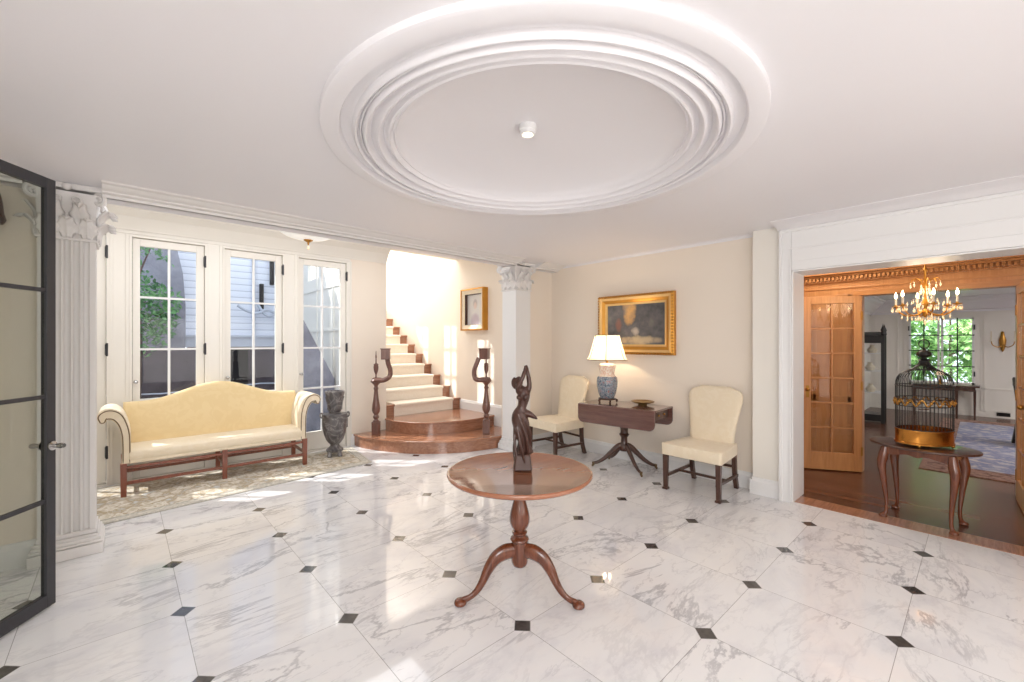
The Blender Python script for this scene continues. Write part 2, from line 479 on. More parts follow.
dome = [(.806, CEIL+.018), (.79, CEIL+.034), (.76, CEIL+.05), (.68, CEIL+.078), (.56, CEIL+.105), (.42, CEIL+.128), (.28, CEIL+.143), (.14, CEIL+.15), (.001, CEIL+.152)]
S_(MB().lathe(dome, (1.805, 1.752, 0), 96, cap=False), 'ceiling_dome', M['ceil'], smooth=True)

# walls
S_(MB().box(XP, 5.0, 1.53, 4.45, 0, 2.95), 'wall_right', M['wall'])
S_(MB().box(4.0, 5.0, YW, 4.6, 0, 2.60), 'wall_corner', M['wall'])
S_(MB().box(-1.6, -.40, YW, 4.6, 0, 2.60), 'wall_left', M['wall'])
S_(MB().box(-1.7, -1.45, -1.6, 6.4, 0, 3.1), 'wall_side', M['wall'])
S_(MB().box(-1.6, 5.0, -1.7, -1.5, 0, 2.95), 'wall_near', M['wall'])
# pier and header of the cased opening
S_(MB().box(XO, 5.0, 1.285, 1.53, 0, 2.95).box(XO+.02, 4.985, 1.19, 1.285, 0, 2.95), 'wall_pier', M['alcove'])
S_(MB().box(XO+.02, 4.985, -1.6, 1.19, 2.165, 2.95), 'wall_header', M['trim'])
# casing: vertical with steps, header boards
def casing():
    m = MB()
    m.box(XO-.03, XO+.019, 1.191, 1.288, 0, 2.552)
    m.box(XO-.048, XO-.029, 1.262, 1.289, 0, 2.553)
    m.box(XO-.038, XO-.029, 1.19, 1.205, 0, 2.358)
    m.box(XO-.031, XO+.018, -1.6, 1.189, 2.166, 2.551)
    m.box(XO-.046, XO-.029, -1.6, 1.261, 2.526, 2.551)
    m.box(XO-.038, XO-.030, -1.6, 1.215, 2.36, 2.372)
    m.box(XO-.034, XO-.030, -1.6, 1.188, 2.167, 2.25)
    m.box(XO-.02, 4.98, 1.178, 1.19, 0, 2.165)
    m.box(XO-.02, 4.98, -1.6, 1.19, 2.153, 2.165)
    return m
S_(casing(), 'trim_2', M['trim'], bevel=.003)
# crown over the header
def crownX(y0, y1, x, z, w=.1, h=.05):   # along y against a face at x (room on the -x side)
    return MB().prism([(x, z), (x, z - h), (x - .012, z - h), (x - w*.35, z - h*.55), (x - w*.5, z - h*.35), (x - w*.85, z - h*.2), (x - w, z - h*.12), (x - w, z)], y0, y1, 'y')
S_(crownX(-1.5, 1.30, XO-.02, CEIL, .24, .05), 'trim_3', M['ceil'])
S_(crownX(1.30, 4.33, XP, CEIL, .035, .03), 'trim_4', M['ceil'])
# baseboards
def base_x(x, y0, y1, h=.165): # wall face at x, room on -x
    return MB().prism([(x, 0), (x - .022, 0), (x - .022, h - .04), (x - .014, h - .02), (x - .012, h - .006), (x - .006, h), (x, h)], y0, y1, 'y')
def base_y(y, x0, x1, h=.165):
    return MB().prism([(y, 0), (y - .022, 0), (y - .022, h - .04), (y - .014, h - .02), (y - .012, h - .006), (y - .006, h), (y, h)], x0, x1, 'x')
b = base_x(XP, 1.53, YW); b2 = base_x(XO, 1.288, 1.53); b.add(b2.v, b2.f); b.box(XO-.021, XP - .023, 1.531, 1.552, 0, .14)
S_(b, 'baseboard_right', M['trim'])
S_(base_y(YW, 4.2, XP), 'baseboard_corner', M['trim'])
S_(base_y(YW, -1.45, -.42), 'baseboard_left', M['trim'])
S_(base_x(XS, 4.6, 6.16, .5).box(XS-.02, XS, 6.16, 6.17, 0, .02), 'baseboard_stair', M['trim'])

# beam between the two columns, with its cornice
SEG = [(-1.45, -.475), (-.10, 3.925), (4.295, XP)]
bm0 = MB().box(-1.5, 5.0, 4.30, 4.38, 2.606, 3.05)
for x0, x1 in SEG: bm0.box(x0 - (.05 if x0 < -1 else 0), x1, 4.22, 4.38, 2.53, 2.606)
S_(bm0, 'wall_beam', M['ceil'])
bp = [(4.24, 2.53), (4.20, 2.53), (4.195, 2.548), (4.15, 2.552), (4.145, 2.562), (4.11, 2.57), (4.085, 2.582), (4.075, 2.588), (4.03, 2.590), (4.02, 2.60), (4.02, 2.62), (4.24, 2.62)]
for i, (x0, x1) in enumerate(SEG): S_(MB().prism(bp, x0, x1, 'x'), 'trim_%d' % (5 if i == 0 else 13 + i), M['capital'])
# alcove ceiling, crown and rear crown
S_(MB().box(-1.6, 3.0, 4.56, YN + .2, ALC, 3.05).box(3.0, 5.0, 4.56, YN, ALC, 3.05), 'ceiling_alcove', M['alcove'])
cr = MB().prism([(YN, ALC), (YN, 2.70), (YN-.015, 2.70), (YN-.02, 2.715), (YN-.04, 2.75), (YN-.09, 2.83), (YN-.16, 2.89), (YN-.17, 2.92), (YN-.17, ALC)], -1.45, 3.0, 'x')
S_(cr, 'trim_6', M['alcove'])

# window wall of the alcove: piers, spandrel above; the leaves are glazed doors to the floor
LEAF = [(-.76, -.114), (.086, .725), (.92, 1.557), (1.753, 2.39)]
TOP = 2.63
w = MB()
xs = [-1.6] + [v for l in LEAF for v in l] + [3.0]
for i in range(0, len(xs), 2): w.box(xs[i], xs[i+1], YN, YN + .2, 0, TOP)
w.box(-1.6, 3.0, YN, YN + .2, TOP, ALC)
for a, b_ in LEAF: w.box(a + .001, b_ - .001, YN + .002, YN + .2, -.05, .02)
S_(w, 'wall_window', M['alcove'])
S_(MB().box(2.445, 3.001, YN - .004, YN + .001, 0, 2.72), 'wall_stairside', M['wall'])
# casing strips around the leaves and architrave
c = MB()
for i, (a, b_) in enumerate(LEAF):
    for xe, d in ((a, -1), (b_, 1)):
        c.box(min(xe, xe + d*.022), max(xe, xe + d*.022), YN - .018, YN, .0, TOP)
        c.box(min(xe + d*.022, xe + d*.05), max(xe + d*.022, xe + d*.05), YN - .010, YN, .0, TOP + .0295)
    c.box(a - .022, b_ + .022, YN - .0181, YN, TOP, TOP + .022)
c.box(-1.45, 2.45, YN - .012, YN, TOP + .03, TOP + .055)
c.box(2.4405, 2.46, YN - .02, YN, 0, TOP + .029)
S_(c, 'trim_7', M['alcove'], bevel=.002)
S_(base_y(YN, 2.445, 2.52), 'baseboard_window', M['trim'])
for wi, (a, b_) in enumerate(LEAF):
    r = thing('window_%d' % (wi + 1), ['white casement leaf half hidden behind the fluted column', 'tall white casement nearest the fluted column, tree outside',
              'tall white casement behind the middle of the sofa', 'tall white casement behind the stone urn'][wi], 'window', (a, YN + .02, 0), kind='structure')
    W = b_ - a; g0, g1 = .066, W - .078; gz0, gz1 = .27, 2.545
    f = MB()
    f.box(.003, g0, 0, .045, .025, TOP - .004).box(g1, W - .003, 0, .045, .025, TOP - .004)
    f.box(g0, g1, 0, .045, .025, gz0).box(g0, g1, 0, .045, gz1, TOP - .004)
    f.build('leaf_frame', M['alcove'], r, bevel=.004)
    m = MB(); mid = (g0 + g1)/2
    m.box(mid - .011, mid + .011, .004, .036, gz0, gz1)
    for z in (1.99, 1.42, .867): m.box(g0, g1, .005, .034, z - .011, z + .011)
    m.build('glazing_bars', M['trim'], r)
    MB().box(g0, g1, .018, .022, gz0, gz1).build('pane', M['glass'], r)
    for z in (2.44, 1.42, .35):
        MB().box(W - .012, W + .020, -.030, -.018, z - .055, z + .055).lathe([(.011, -.068), (.011, .068)], (W + .004, -.034, z), 8).build('hinge', M['steel'], r)
    k = MB().lathe([(.016, 0), (.017, .006), (.008, .012), (.008, .03), (.018, .036), (.02, .045), (.013, .055), (.001, .057)], (0, 0, 0), 14, M=Matrix.Translation((.03, 0, 1.07)) @ Matrix.Rotation(PI/2, 4, 'X'))
    k.build('knob', M['chrome'], r, smooth=True)

# ------------------------------------------------------------------ staircase
S_(MB().box(XS, XS + .2, 4.6, 10.2, 0, 4.8), 'wall_stair', M['wall'])
S_(MB().box(2.8, XS + .2, 10.0, 10.2, 0, 4.8), 'wall_stair_end', M['alcove'])
S_(MB().box(2.8, XS + .2, YN - .0, 10.2, 4.7, 4.8).box(3.0, XS, YN, YN + .15, ALC, 4.7), 'ceiling_stair', M['alcove'])
# outer stair wall with three tall windows
sw = MB(); ys = [YN, 6.75, 7.35, 7.75, 8.35, 8.75, 9.35, 10.2]
for i in range(0, 8, 2): sw.box(2.85, 3.0, ys[i], ys[i+1], 0, 4.8)
sw.box(2.85, 3.0, ys[1], ys[2], 0, 2.75).box(2.85, 3.0, ys[3], ys[4], 0, 2.75).box(2.85, 3.0, ys[5], ys[6], 0, 2.75)
for i in (1, 3, 5): sw.box(2.85, 3.0, ys[i], ys[i+1], 4.3, 4.8)
for z in (.62, 1.7, 2.5): sw.box(2.83, 2.851, YN + .21, 10.2, z, z + .04)
for y in (7.0, 7.9, 8.8): sw.box(2.835, 2.8505, y, y + .05, -.3, 4.8)
S_(sw, 'wall_stair_left', M['alcove'])
for i, (a, b_) in enumerate(((6.75, 7.35), (7.75, 8.35), (8.75, 9.35))):
    f = MB(); y = (a + b_)/2
    f.box(2.88, 2.95, a, a + .05, 2.75, 4.3).box(2.88, 2.95, b_ - .05, b_, 2.75, 4.3).box(2.9, 2.93, y - .012, y + .012, 2.75, 4.3)
    for z in (2.75, 3.25, 3.75, 4.27): f.box(2.9, 2.93, a, b_, z, z + .03)
    S_(f, 'window_%d' % (i + 5), M['trim'])

R0 = .168
ST = thing('staircase', 'curved-foot oak staircase with cream carpet runner rising behind the alcove wall', 'staircase', (0, 0, 0), kind='structure')
def dshape(pts, z0, z1, name, over=.018):
    poly = spline(pts, 8)
    n = len(poly)
    MB().prism(poly + [], z0, z1 - .03, 'z').build(name, M['stairwood'], ST)
    cx = sum(p[0] for p in poly)/n; cy = sum(p[1] for p in poly)/n
    def off(p):
        d = Vector((p[0] - 3.4, p[1] - 6.15)); d.normalize(); return (min(p[0] + d.x*over, XS - .004) if p[0] > 4.2 else p[0] + d.x*over, p[1] + d.y*over)
    q = [off(p) for p in poly]; q[0] = (q[0][0], min(q[0][1], 6.14)); q[-1] = (q[-1][0], q[-1][1])
    MB().prism(q, z1 - .03, z1, 'z').build(name.replace('riser', 'tread'), M['stairwood'], ST, bevel=.008)
s1 = [(2.50, 6.13), (2.53, 5.85), (2.66, 5.52), (2.86, 5.17), (3.12, 4.92), (3.42, 4.74), (3.72, 4.65), (3.99, 4.615), (4.2, 4.62), (4.41, 4.66)]
poly1 = spline(s1, 8) + [(4.41, 6.13)]
s2 = [(2.98, 6.12), (2.99, 5.86), (3.08, 5.62), (3.25, 5.42), (3.5, 5.28), (3.8, 5.2), (4.1, 5.2), (4.41, 5.25)]
poly2 = spline(s2, 8) + [(4.41, 6.2), (3.01, 6.2), (3.01, 6.12)]
def slab(poly, z0, z1, over, rn, tn):
    MB().prism(poly, z0, z1 - .028, 'z').build(rn, M['stairwood'], ST)
    q = []
    for p in poly:
        d = Vector((p[0] - 3.5, p[1] - 6.4)).normalized()*over
        x = min(p[0] + d.x, 4.415); y = p[1] + (d.y if p[1] < 6.05 else 0)
        q.append((x, y))
    MB().prism(q, z1 - .028, z1, 'z').build(tn, M['stairwood'], ST, bevel=.008)
slab(poly1, 0, R0, .02, 'riser', 'tread')
slab(poly2, R0, 2*R0, .02, 'riser', 'tread')
NS = 12; RUN = .317; RISE = .186; Y3 = 6.21
for k in range(NS):
    y = Y3 + RUN*k; z = 2*R0 + RISE*k; zt = z + RISE
    MB().box(3.0, XS - .002, y, y + RUN + .02, z - .02, zt - .03).build('riser', M['stairwood'], ST)
    MB().box(2.97 if k == 0 else 3.0, XS - .002, y - .03, y + RUN, zt - .03, zt).build('tread', M['stairwood'], ST, bevel=.006)
    # carpet over riser, nosing and tread
    x0, x1 = (3.16 if k == 0 else 3.03), XS - .16
    pr_ = [(y - .004, z), (y - .012, z), (y - .012, zt - .036), (y - .036, zt - .034), (y - .042, zt - .014), (y - .036, zt + .004), (y - .02, zt + .009), (y + RUN - .01, zt + .009), (y + RUN - .01, zt + .001), (y, zt + .001)]
    MB().prism(pr_, x0, x1, 'x').build('carpet_runner', M['runner'], ST)

def newel(x, y, label, side):
    # local x = across the flight as seen from the room
    t = thing('newel_post', label, 'newel post', (x, y, R0 + .001), math.radians(-42.4))
    MB().box(-.05, .05, -.05, .05, 0, .19).build('block', M['newel'], t, bevel=.005)
    p = [(.036, .19), (.038, .2), (.026, .212), (.02, .225), (.03, .24), (.036, .262), (.028, .28), (.022, .29), (.034, .31), (.045, .345), (.048, .38), (.043, .43), (.033, .5), (.025, .58), (.021, .64), (.026, .66), (.03, .668), (.022, .682), (.02, .70), (.03, .72), (.042, .735), (.05, .75), (.001, .751)]
    MB().lathe([(r*1.22, z) for r, z in p], seg=20).build('turned_shaft', M['newel'], t, smooth=True)
    pts = []
    for i in range(24):
        a = PI*1.25 - i*PI*1.75/23
        r = .02 + .075*i/23
        pts.append((side*r*math.cos(a), r*math.sin(a)*.8, .785))
    MB().tube(pts, [.034]*24, 10, .85).lathe([(.07, .752), (.076, .768), (.06, .80), (.03, .815), (.001, .815)], seg=20).build('volute', M['newel'], t, smooth=True)
    e = pts[-1]
    bx = .13 if side > 0 else .01
    far = .20 if side > 0 else .17
    g = spline([e, (side*.13, -.085, .79), (side*far, -.03, .835), (side*(far + .005), .0, .92), (side*(far - .03), .02, 1.02), (side*(far - .06) if side < 0 else .15, .03, 1.10)], 6)
    MB().tube(g, [.034]*len(g), 10).build('gooseneck', M['newel'], t, smooth=True)
    T = Matrix.Translation((bx if side > 0 else -.03, .03, 1.155)) @ Matrix.Rotation(math.radians(12*side), 4, 'Z')
    MB().box(-.062, .062, -.06, .08, -.075, .07, T).box(-.072, .072, -.07, .09, .07, .085, T).box(-.045, .045, -.066, -.06, -.055, .05, T).build('rail_end', M['newel'], t, bevel=.01)
    fp = [(.016, .81), (.02, .82), (.012, .83), (.01, .86), (.018, .885), (.03, .92), (.036, .97), (.03, 1.0), (.036, 1.01), (.024, 1.02), (.010, 1.03), (.008, 1.09), (.012, 1.12), (.006, 1.16), (.004, 1.20), (.001, 1.202)]
    MB().lathe(fp, seg=14).build('finial', M['newel'], t, smooth=True)
    return t
newel(2.70, 5.85, 'turned walnut newel post with scrolled handrail end at the left of the stairs', 1)
newel(3.93, 4.86, 'turned walnut newel post with scrolled handrail end beside the plain column', -1)

# ------------------------------------------------------------------ columns
def capital(parent, w, z0, z1, mat):
    h = z1 - z0
    bell = [(w/2 + .002, z0), (w/2 + .002, z0 + h*.3), (w/2 + .006, z0 + h*.6), (w/2 + .02, z0 + h*.85)]
    m = MB()
    for (a, za), (b_, zb) in zip(bell, bell[1:]):
        m.add([(-a, -a, za), (a, -a, za), (a, a, za), (-a, a, za), (-b_, -b_, zb), (b_, -b_, zb), (b_, b_, zb), (-b_, b_, zb)],
              [(0, 1, 5, 4), (1, 2, 6, 5), (2, 3, 7, 6), (3, 0, 4, 7)])
    m.build('capital_bell', mat, parent)
    # astragal
    m = MB()
    for s in (1,):
        m.box(-w/2 - .014, w/2 + .014, -w/2 - .014, w/2 + .014, z0 - .012, z0 + .006)
    m.build('astragal', mat, parent, bevel=.005)
    # abacus with concave sides
    e = w/2 + .055; poly = []
    for q in range(4):
        for i in range(9):
            t = -1 + 2*i/9
            bow = .035*(1 - t*t)
            p = Vector((t*e, -e + bow)); p.rotate(Matrix.Rotation(q*PI/2, 2)); poly.append((p.x, p.y))
    MB().prism(poly, z1 - h*.1, z1, 'z').build('abacus', mat, parent, bevel=.004)
    # leaves: two rows, curling out
    def leaf(face, u, zb, hh, ww, curl):
        def fn(s, t):
            bulge = math.sin(PI*min(t*.92 + .08, 1))**.6
            lob = 1 + .16*math.cos(t*PI*7)
            x = (s - .5)*ww*bulge*lob
            out = .010 + .016*math.sin(s*PI)*(.5 + t) + curl*max(0, t - .5)**1.5*4.6 + .004*math.cos((s - .5)*PI*6)
            z = zb + hh*(t if t < .88 else .88 - (t - .88)*1.6)
            p = Vector((u + x, -w/2 - out, z)); p.rotate(Matrix.Rotation(face*PI/2, 3, 'Z')); return p
        return fn
    lm = MB()
    for face in range(4):
        for i in range(3): lm.grid(leaf(face, (i - 1)*w*.36, z0 + .004, h*.42, w*.36, .045), 8, 12)
        for i in range(2): lm.grid(leaf(face, (i - .5)*w*.44, z0 + .03, h*.66, w*.34, .05), 8, 12)
    lm.build('acanthus_leaves', mat, parent, smooth=True, solid=.006)
    # corner volutes, diagonal
    vm = MB()
    for cx in (-1, 1):
        for cy in (-1, 1):
            d = Vector((cx, cy, 0)).normalized(); c0 = Vector((cx*(w/2 + .022), cy*(w/2 + .022), z1 - h*.24))
            pts = [Vector((cx*(w/2 - .07), cy*(w/2 - .0), z0 + h*.42)), Vector((cx*(w/2 - .035), cy*(w/2 + .0), z0 + h*.66))]
            for i in range(26):
                a = PI*.95 - i*PI*3.4/25; r = .052*(1 - i/29)
                pts.append(c0 + d*r*math.cos(a) + Vector((0, 0, r*math.sin(a))))
            n = len(pts)
            vm.tube(pts, [.008 + .006*min(1, i/5)*(1 - .5*max(0, i - 8)/20) for i in range(n)], 7)
    vm.build('volutes', mat, parent, smooth=True)
    fm = MB()
    for face in range(4):
        p = Vector((0, -e + .03, z1 - h*.07)); p.rotate(Matrix.Rotation(face*PI/2, 3, 'Z'))
        fm.ball(p, .026, 10, 6)
        for sx_ in (-1, 1):
            pts = []
            for i in range(16):
                a = -PI*.3 + i*PI*2.2/15; r = .03*(1 - i/20)
                q = Vector((sx_*(.045 + r*math.cos(a)), -w/2 - .03, z1 - h*.3 + r*math.sin(a))); q.rotate(Matrix.Rotation(face*PI/2, 3, 'Z')); pts.append(q)
            fm.tube(pts, .007, 6)
    fm.build('rosettes', mat, parent, smooth=True)
def column(x, y, w, fluted, label, mat):
    t = thing('pilaster_column', label, 'column', (x, y, 0))
    zb, zt = .17, 2.22
    if fluted:
        poly = []; nf = 5
        for q in range(4):
            mg = .022; fw = (w - 2*mg)/nf
            side = [(-w/2, -w/2), (-w/2 + mg, -w/2)]
            for i in range(nf):
                a0 = -w/2 + mg + i*fw + .006; a1 = a0 + fw - .012
                side.append((a0, -w/2))
                for k in range(1, 8):
                    th = PI*k/8; side.append(((a0 + a1)/2 - (a1 - a0)/2*math.cos(th), -w/2 + .024*math.sin(th)))
                side.append((a1, -w/2))
            for p in side:
                v = Vector(p); v.rotate(Matrix.Rotation(q*PI/2, 2)); poly.append((v.x, v.y))
        MB().prism(poly, zb, zt, 'z').build('shaft', mat, t)
    else:
        MB().box(-w/2, w/2, -w/2, w/2, zb, zt).build('shaft', mat, t, bevel=.004)
    b = MB(); 
    for (e, z0, z1) in ((.045, 0, .075), (.038, .078, .095), (.03, .095, .118), (.018, .122, .14), (.008, .14, .172)):
        b.box(-w/2 - e, w/2 + e, -w/2 - e, w/2 + e, z0, z1)
    b.box(-w/2 - .015, w/2 + .015, -w/2 - .015, w/2 + .015, 0, .14)
    b.build('base', mat, t, bevel=.006)
    capital(t, w, zt, 2.599, M['capital'])
    return t
column(-.277, 4.41, .28, True, 'white fluted square column with acanthus capital beside the black glass door', M['capital'])
column(4.11, 4.41, .28, False, 'plain white square column with acanthus capital at the right of the stairs', M['trim'])

# ------------------------------------------------------------------ black framed glass door
E0 = Vector((-.288, 3.572, 0)); hd = math.atan2(-.812, -.584)
d1 = thing('door_1', 'black metal framed glass door with five panes standing open beside the fluted column', 'door', E0, hd, kind='structure')
W, H1, H2 = .86, .012, 2.42; f = MB()
f.box(0, .054, -.016, .016, H1, H2).box(W - .054, W, -.016, .016, H1, H2).box(.054, W - .054, -.016, .016, H1, .085).box(.054, W - .054, -.016, .016, H2 - .058, H2)
f.build('frame', M['steel'], d1, bevel=.003)
mb = MB()
for z in (.608, 1.193, 1.79): mb.box(.054, W - .054, -.010, .010, z - .011, z + .011)
mb.build('glazing_bars', M['steel'], d1)
MB().box(.055, W - .055, -.003, .003, .08, H2 - .055).build('pane', M['doorglass'], d1)
for s in (-1, 1):
    hm = MB()
    Tm = Matrix.Translation((.031, s*.022, .915)) @ Matrix.Rotation(-s*PI/2, 4, 'X')
    hm.lathe([(.026, 0), (.026, .006), (.011, .01), (.011, .045), (.001, .046)], seg=16, M=Tm)
    hm.tube([(.031, s*.04, .915), (.031, s*.07, .915), (.034, s*.085, .915)], [.010, .016, .012], 10)
    hm.build('handle', M['chrome'], d1, smooth=True)
# ------------------------------------------------------------------ pedestal table with sculpture
pt = thing('pedestal_table', 'round polished tilt-top table on a three-legged turned pedestal, alone on the marble', 'table', (1.76, 1.86, 0), 0); pt.scale = (1, 1, 1.018)
MB().lathe([(.001, .69), (.40, .69), (.42, .694), (.428, .702), (.432, .71), (.43, .718), (.424, .722), (.415, .721), (.41, .7185), (.001, .7185)], seg=72).build('tabletop', M['mahogtop'], pt, smooth=True)
MB().box(-.21, .21, -.13, -.10, .655, .69).box(-.21, .21, .10, .13, .655, .69).box(-.09, .09, -.09, .09, .648, .668).build('tilt_block', M['mahog'], pt, bevel=.006)
col_ = [(.001, .165), (.04, .165), (.046, .175), (.05, .19), (.05, .29), (.046, .302), (.052, .308), (.056, .318), (.052, .328), (.040, .334), (.036, .342), (.045, .352), (.046, .360), (.034, .366),
        (.038, .376), (.052, .395), (.060, .42), (.061, .445), (.056, .475), (.046, .51), (.037, .545), (.032, .58), (.031, .60), (.036, .606), (.036, .614), (.031, .62), (.034, .645), (.05, .655), (.001, .656)]
MB().lathe(col_, seg=32).build('turned_column', M['mahog'], pt, smooth=True)
for a in (46, 157, -66):
    a = math.radians(a); d = Vector((math.cos(a), math.sin(a), 0)); u = Vector((0, 0, 1))
    P = spline([(.03, .255), (.09, .255), (.15, .228), (.195, .172), (.225, .115), (.26, .065), (.30, .036), (.345, .024), (.375, .020)], 5)
    R_ = spline([(.042,), (.046,), (.040,), (.032,), (.025,), (.020,), (.017,), (.019,), (.012,)], 5)
    n = len(P)
    m = MB(); m.tube([d*p + u*z for p, z in P], [r[0] for r in R_], 12, .72, up=None)
    m.build('leg', M['mahog'], pt, smooth=True)
    fpos = d*.36
    lg = pt.children[-1]
    MB().lathe([(.001, .0), (.024, 0), (.034, .006), (.037, .015), (.033, .026), (.022, .034), (.008, .038), (.001, .038)], (fpos.x, fpos.y, 0), 20).build('pad_foot', M['mahog'], lg, smooth=True)

sg = thing('sculpture', 'dark carved wooden figure of a standing woman with raised arms on the round table', 'sculpture', (1.775, 1.85, .7357), math.radians(-42))
sg_b = MB().taper((0, 0, 0), (0, 0, .10), (.115, .105), (.088, .08)); sg_b.build('plinth', M['bronze'], sg, bevel=.012)
m = MB()
# local x = to the right in the photograph, z up
body = [(-.01, .09, .036), (0, .13, .034), (.004, .17, .038), (-.006, .21, .044), (-.016, .26, .05), (-.024, .30, .052), (-.02, .335, .048), (-.006, .37, .034), (.002, .40, .036), (.006, .43, .044), (.006, .46, .046), (-.002, .482, .034), (-.010, .497, .016), (-.016, .51, .014)]
P = spline([(x, 0, z) for x, z, r in body], 4); R_ = [r[0] for r in spline([(r,) for x, z, r in body], 4)]
m.tube(P, [r*.82 for r in R_], 18, 1.0, up=(1, 0, 0))
m.ball((-.022, -.004, .528), .026, 14, 10, 1.2)                      # head
m.tube(spline([(-.04, 0, .545), (-.052, .004, .53), (-.05, .008, .505), (-.035, .01, .49)], 4), [.016]*13, 8)  # hair
m.tube(spline([(.03, 0, .46), (.040, 0, .50), (.036, .0, .55), (.026, .0, .60), (.018, 0, .625)], 4), [.016, .016, .016, .016, .0155, .015, .0148, .0145, .014, .013, .0125, .012, .012, .012, .0115, .011, .011], 8)
m.tube(spline([(-.026, 0, .462), (-.028, -.022, .50), (-.004, -.03, .545), (.012, -.016, .59), (.02, -.004, .622)], 4), [.015]*6 + [.013]*6 + [.011]*5, 8)
m.ball((-.022, -.034, .437), .017, 8, 6); m.ball((.018, -.036, .437), .017, 8, 6)
# drapery: flying fold at the hip and twisted folds down the skirt
m.tube(spline([(.0, .0, .345), (.035, -.005, .335), (.07, 0, .315), (.092, .002, .30)], 5), [.026, .025, .024, .023, .022, .021, .02, .018, .016, .015, .013, .011, .009, .006, .004, .002], 8)
for k in range(7):
    a0 = k*2*PI/7; pts = []; rr = []
    for i in range(19):
        t = i/18; z = .34 - t*.295; a = a0 + 1.5*t
        j = min(int((z - .09)/.25*5), 4)
        cx = -.02 + .026*t + .008*math.sin(t*5)
        rad = .034 + .012*math.sin(PI*t) + .008*t*t
        pts.append((cx + rad*math.cos(a), rad*math.sin(a), z)); rr.append(.0105 - .003*abs(t - .5))
    m.tube(pts, rr, 6)
m.tube(spline([(.02, .01, .15), (.04, .0, .12), (.05, -.01, .10)], 4), [.02]*9, 8)
m.build('figure', M['bronze'], sg, remesh=.0045)

# ------------------------------------------------------------------ camelback sofa
so = thing('camelback_sofa', 'long gold damask camelback sofa with rolled arms and straight wooden legs on the rug', 'sofa', (.835, 5.80, .0125), math.radians(-.6))
HW = .83
def camel(x):
    a = abs(x)
    return .868 + .15*(.5*(1 + math.cos(PI*min(a/.66, 1)))) + .01*math.cos(min(a/.83, 1)*PI) - .0
def backfn(u, v):
    x = -HW*.99 + 2*HW*.99*u; zt = camel(x); th = .085
    # closed section: front bottom -> front top -> over -> back bottom
    if v < .45: t = v/.45; y = .13 + .03*t; z = .38 + (zt - .05 - .38)*t; y += -.012*math.sin(PI*t)
    elif v < .7:
        a = (v - .45)/.25*PI; y = .16 + .045 - .045*math.cos(a); z = zt - .05 + .05*math.sin(a)
    else: t = (v - .7)/.3; y = .25; z = zt - .05 - (zt - .05 - .36)*t
    return (x, y, z)
MB().grid(backfn, 60, 40).build('backrest', M['damask'], so, smooth=True, solid=.01)
def seatfn():
    m = MB()
    n = 14; prof = [(-.27, .34), (-.275, .36), (-.277, .40), (-.27, .425), (-.245, .438), (-.15, .448), (0, .45), (.12, .445), (.16, .44), (.16, .34)]
    m.prism(prof, -HW + .055, HW - .055, 'x'); return m
seatfn().build('seat', M['cream'], so, bevel=.006, bseg=3)  # paler than the back: sunlight on seat and rail put into the colour
MB().box(-HW, HW, -.27, .24, .312, .345).build('seat_rail', M['cream'], so, bevel=.004)
for s in (-1, 1):
    cl = spline([(.795, .315), (.795, .48), (.80, .60), (.822, .70), (.862, .775), (.915, .80), (.958, .782), (.962, .745)], 5)
    th = [t[0] for t in spline([(.033,), (.033,), (.034,), (.036,), (.046,), (.052,), (.045,), (.026,)], 5)]
    L_, R2 = [], []
    for i, p in enumerate(cl):
        a = Vector(cl[max(i - 1, 0)]); b_ = Vector(cl[min(i + 1, len(cl) - 1)]); t = (b_ - a).normalized(); nrm = Vector((-t.y, t.x))
        L_.append(Vector(p) + nrm*th[i]); R2.append(Vector(p) - nrm*th[i])
    e = Vector(cl[-1]); tip = []
    for k in range(1, 7):
        ang = math.atan2((L_[-1] - e).y, (L_[-1] - e).x) - PI*k/7; tip.append(e + Vector((math.cos(ang), math.sin(ang)))*th[-1])
    outl = L_ + tip + R2[::-1]
    poly = [(s*p.x, p.y) for p in outl]
    am = MB(); am.prism(poly, -.262, .235, 'y')
    ao = am.build('arm', M['cream'], so, bevel=.012, bseg=3)  # sunlit look of the arms put into the paler fabric
    inner = [(s*(p.x), p.y) for p in [c_ + (q - c_)*.72 for c_, q in zip([Vector(c0) for c0 in cl], L_)] + [e + (q - e)*.72 for q in tip] + [c_ + (q - c_)*.72 for c_, q in zip([Vector(c0) for c0 in cl], R2)][::-1]]
    MB().prism(inner, -.268, -.255, 'y').build('arm_panel', M['cream'], ao, bevel=.004)
    MB().tube([(x, -.267, z) for x, z in inner], .0048, 6, closed=True).build('nail_trim', M['nail'], ao, smooth=True)
for x in (-.815, 0, .815):
    for y in (-.25, .235):
        MB().taper((x, y, 0), (x, y, .318), (.043, .043), (.05, .05)).build('leg', M['sofaleg'], so, bevel=.003)
st_ = MB()
for y in (-.25, .235):
    st_.box(-.815, .815, y - .012, y + .012, .262 if y < 0 else .12, .288 if y < 0 else .15)
st_.box(-.815, .815, -.262, -.238, .11, .14)
for x in (-.815, 0, .815): st_.box(x - .012, x + .012, -.25, .235, .135, .165)
st_.build('stretcher', M['sofaleg'], so, bevel=.003)

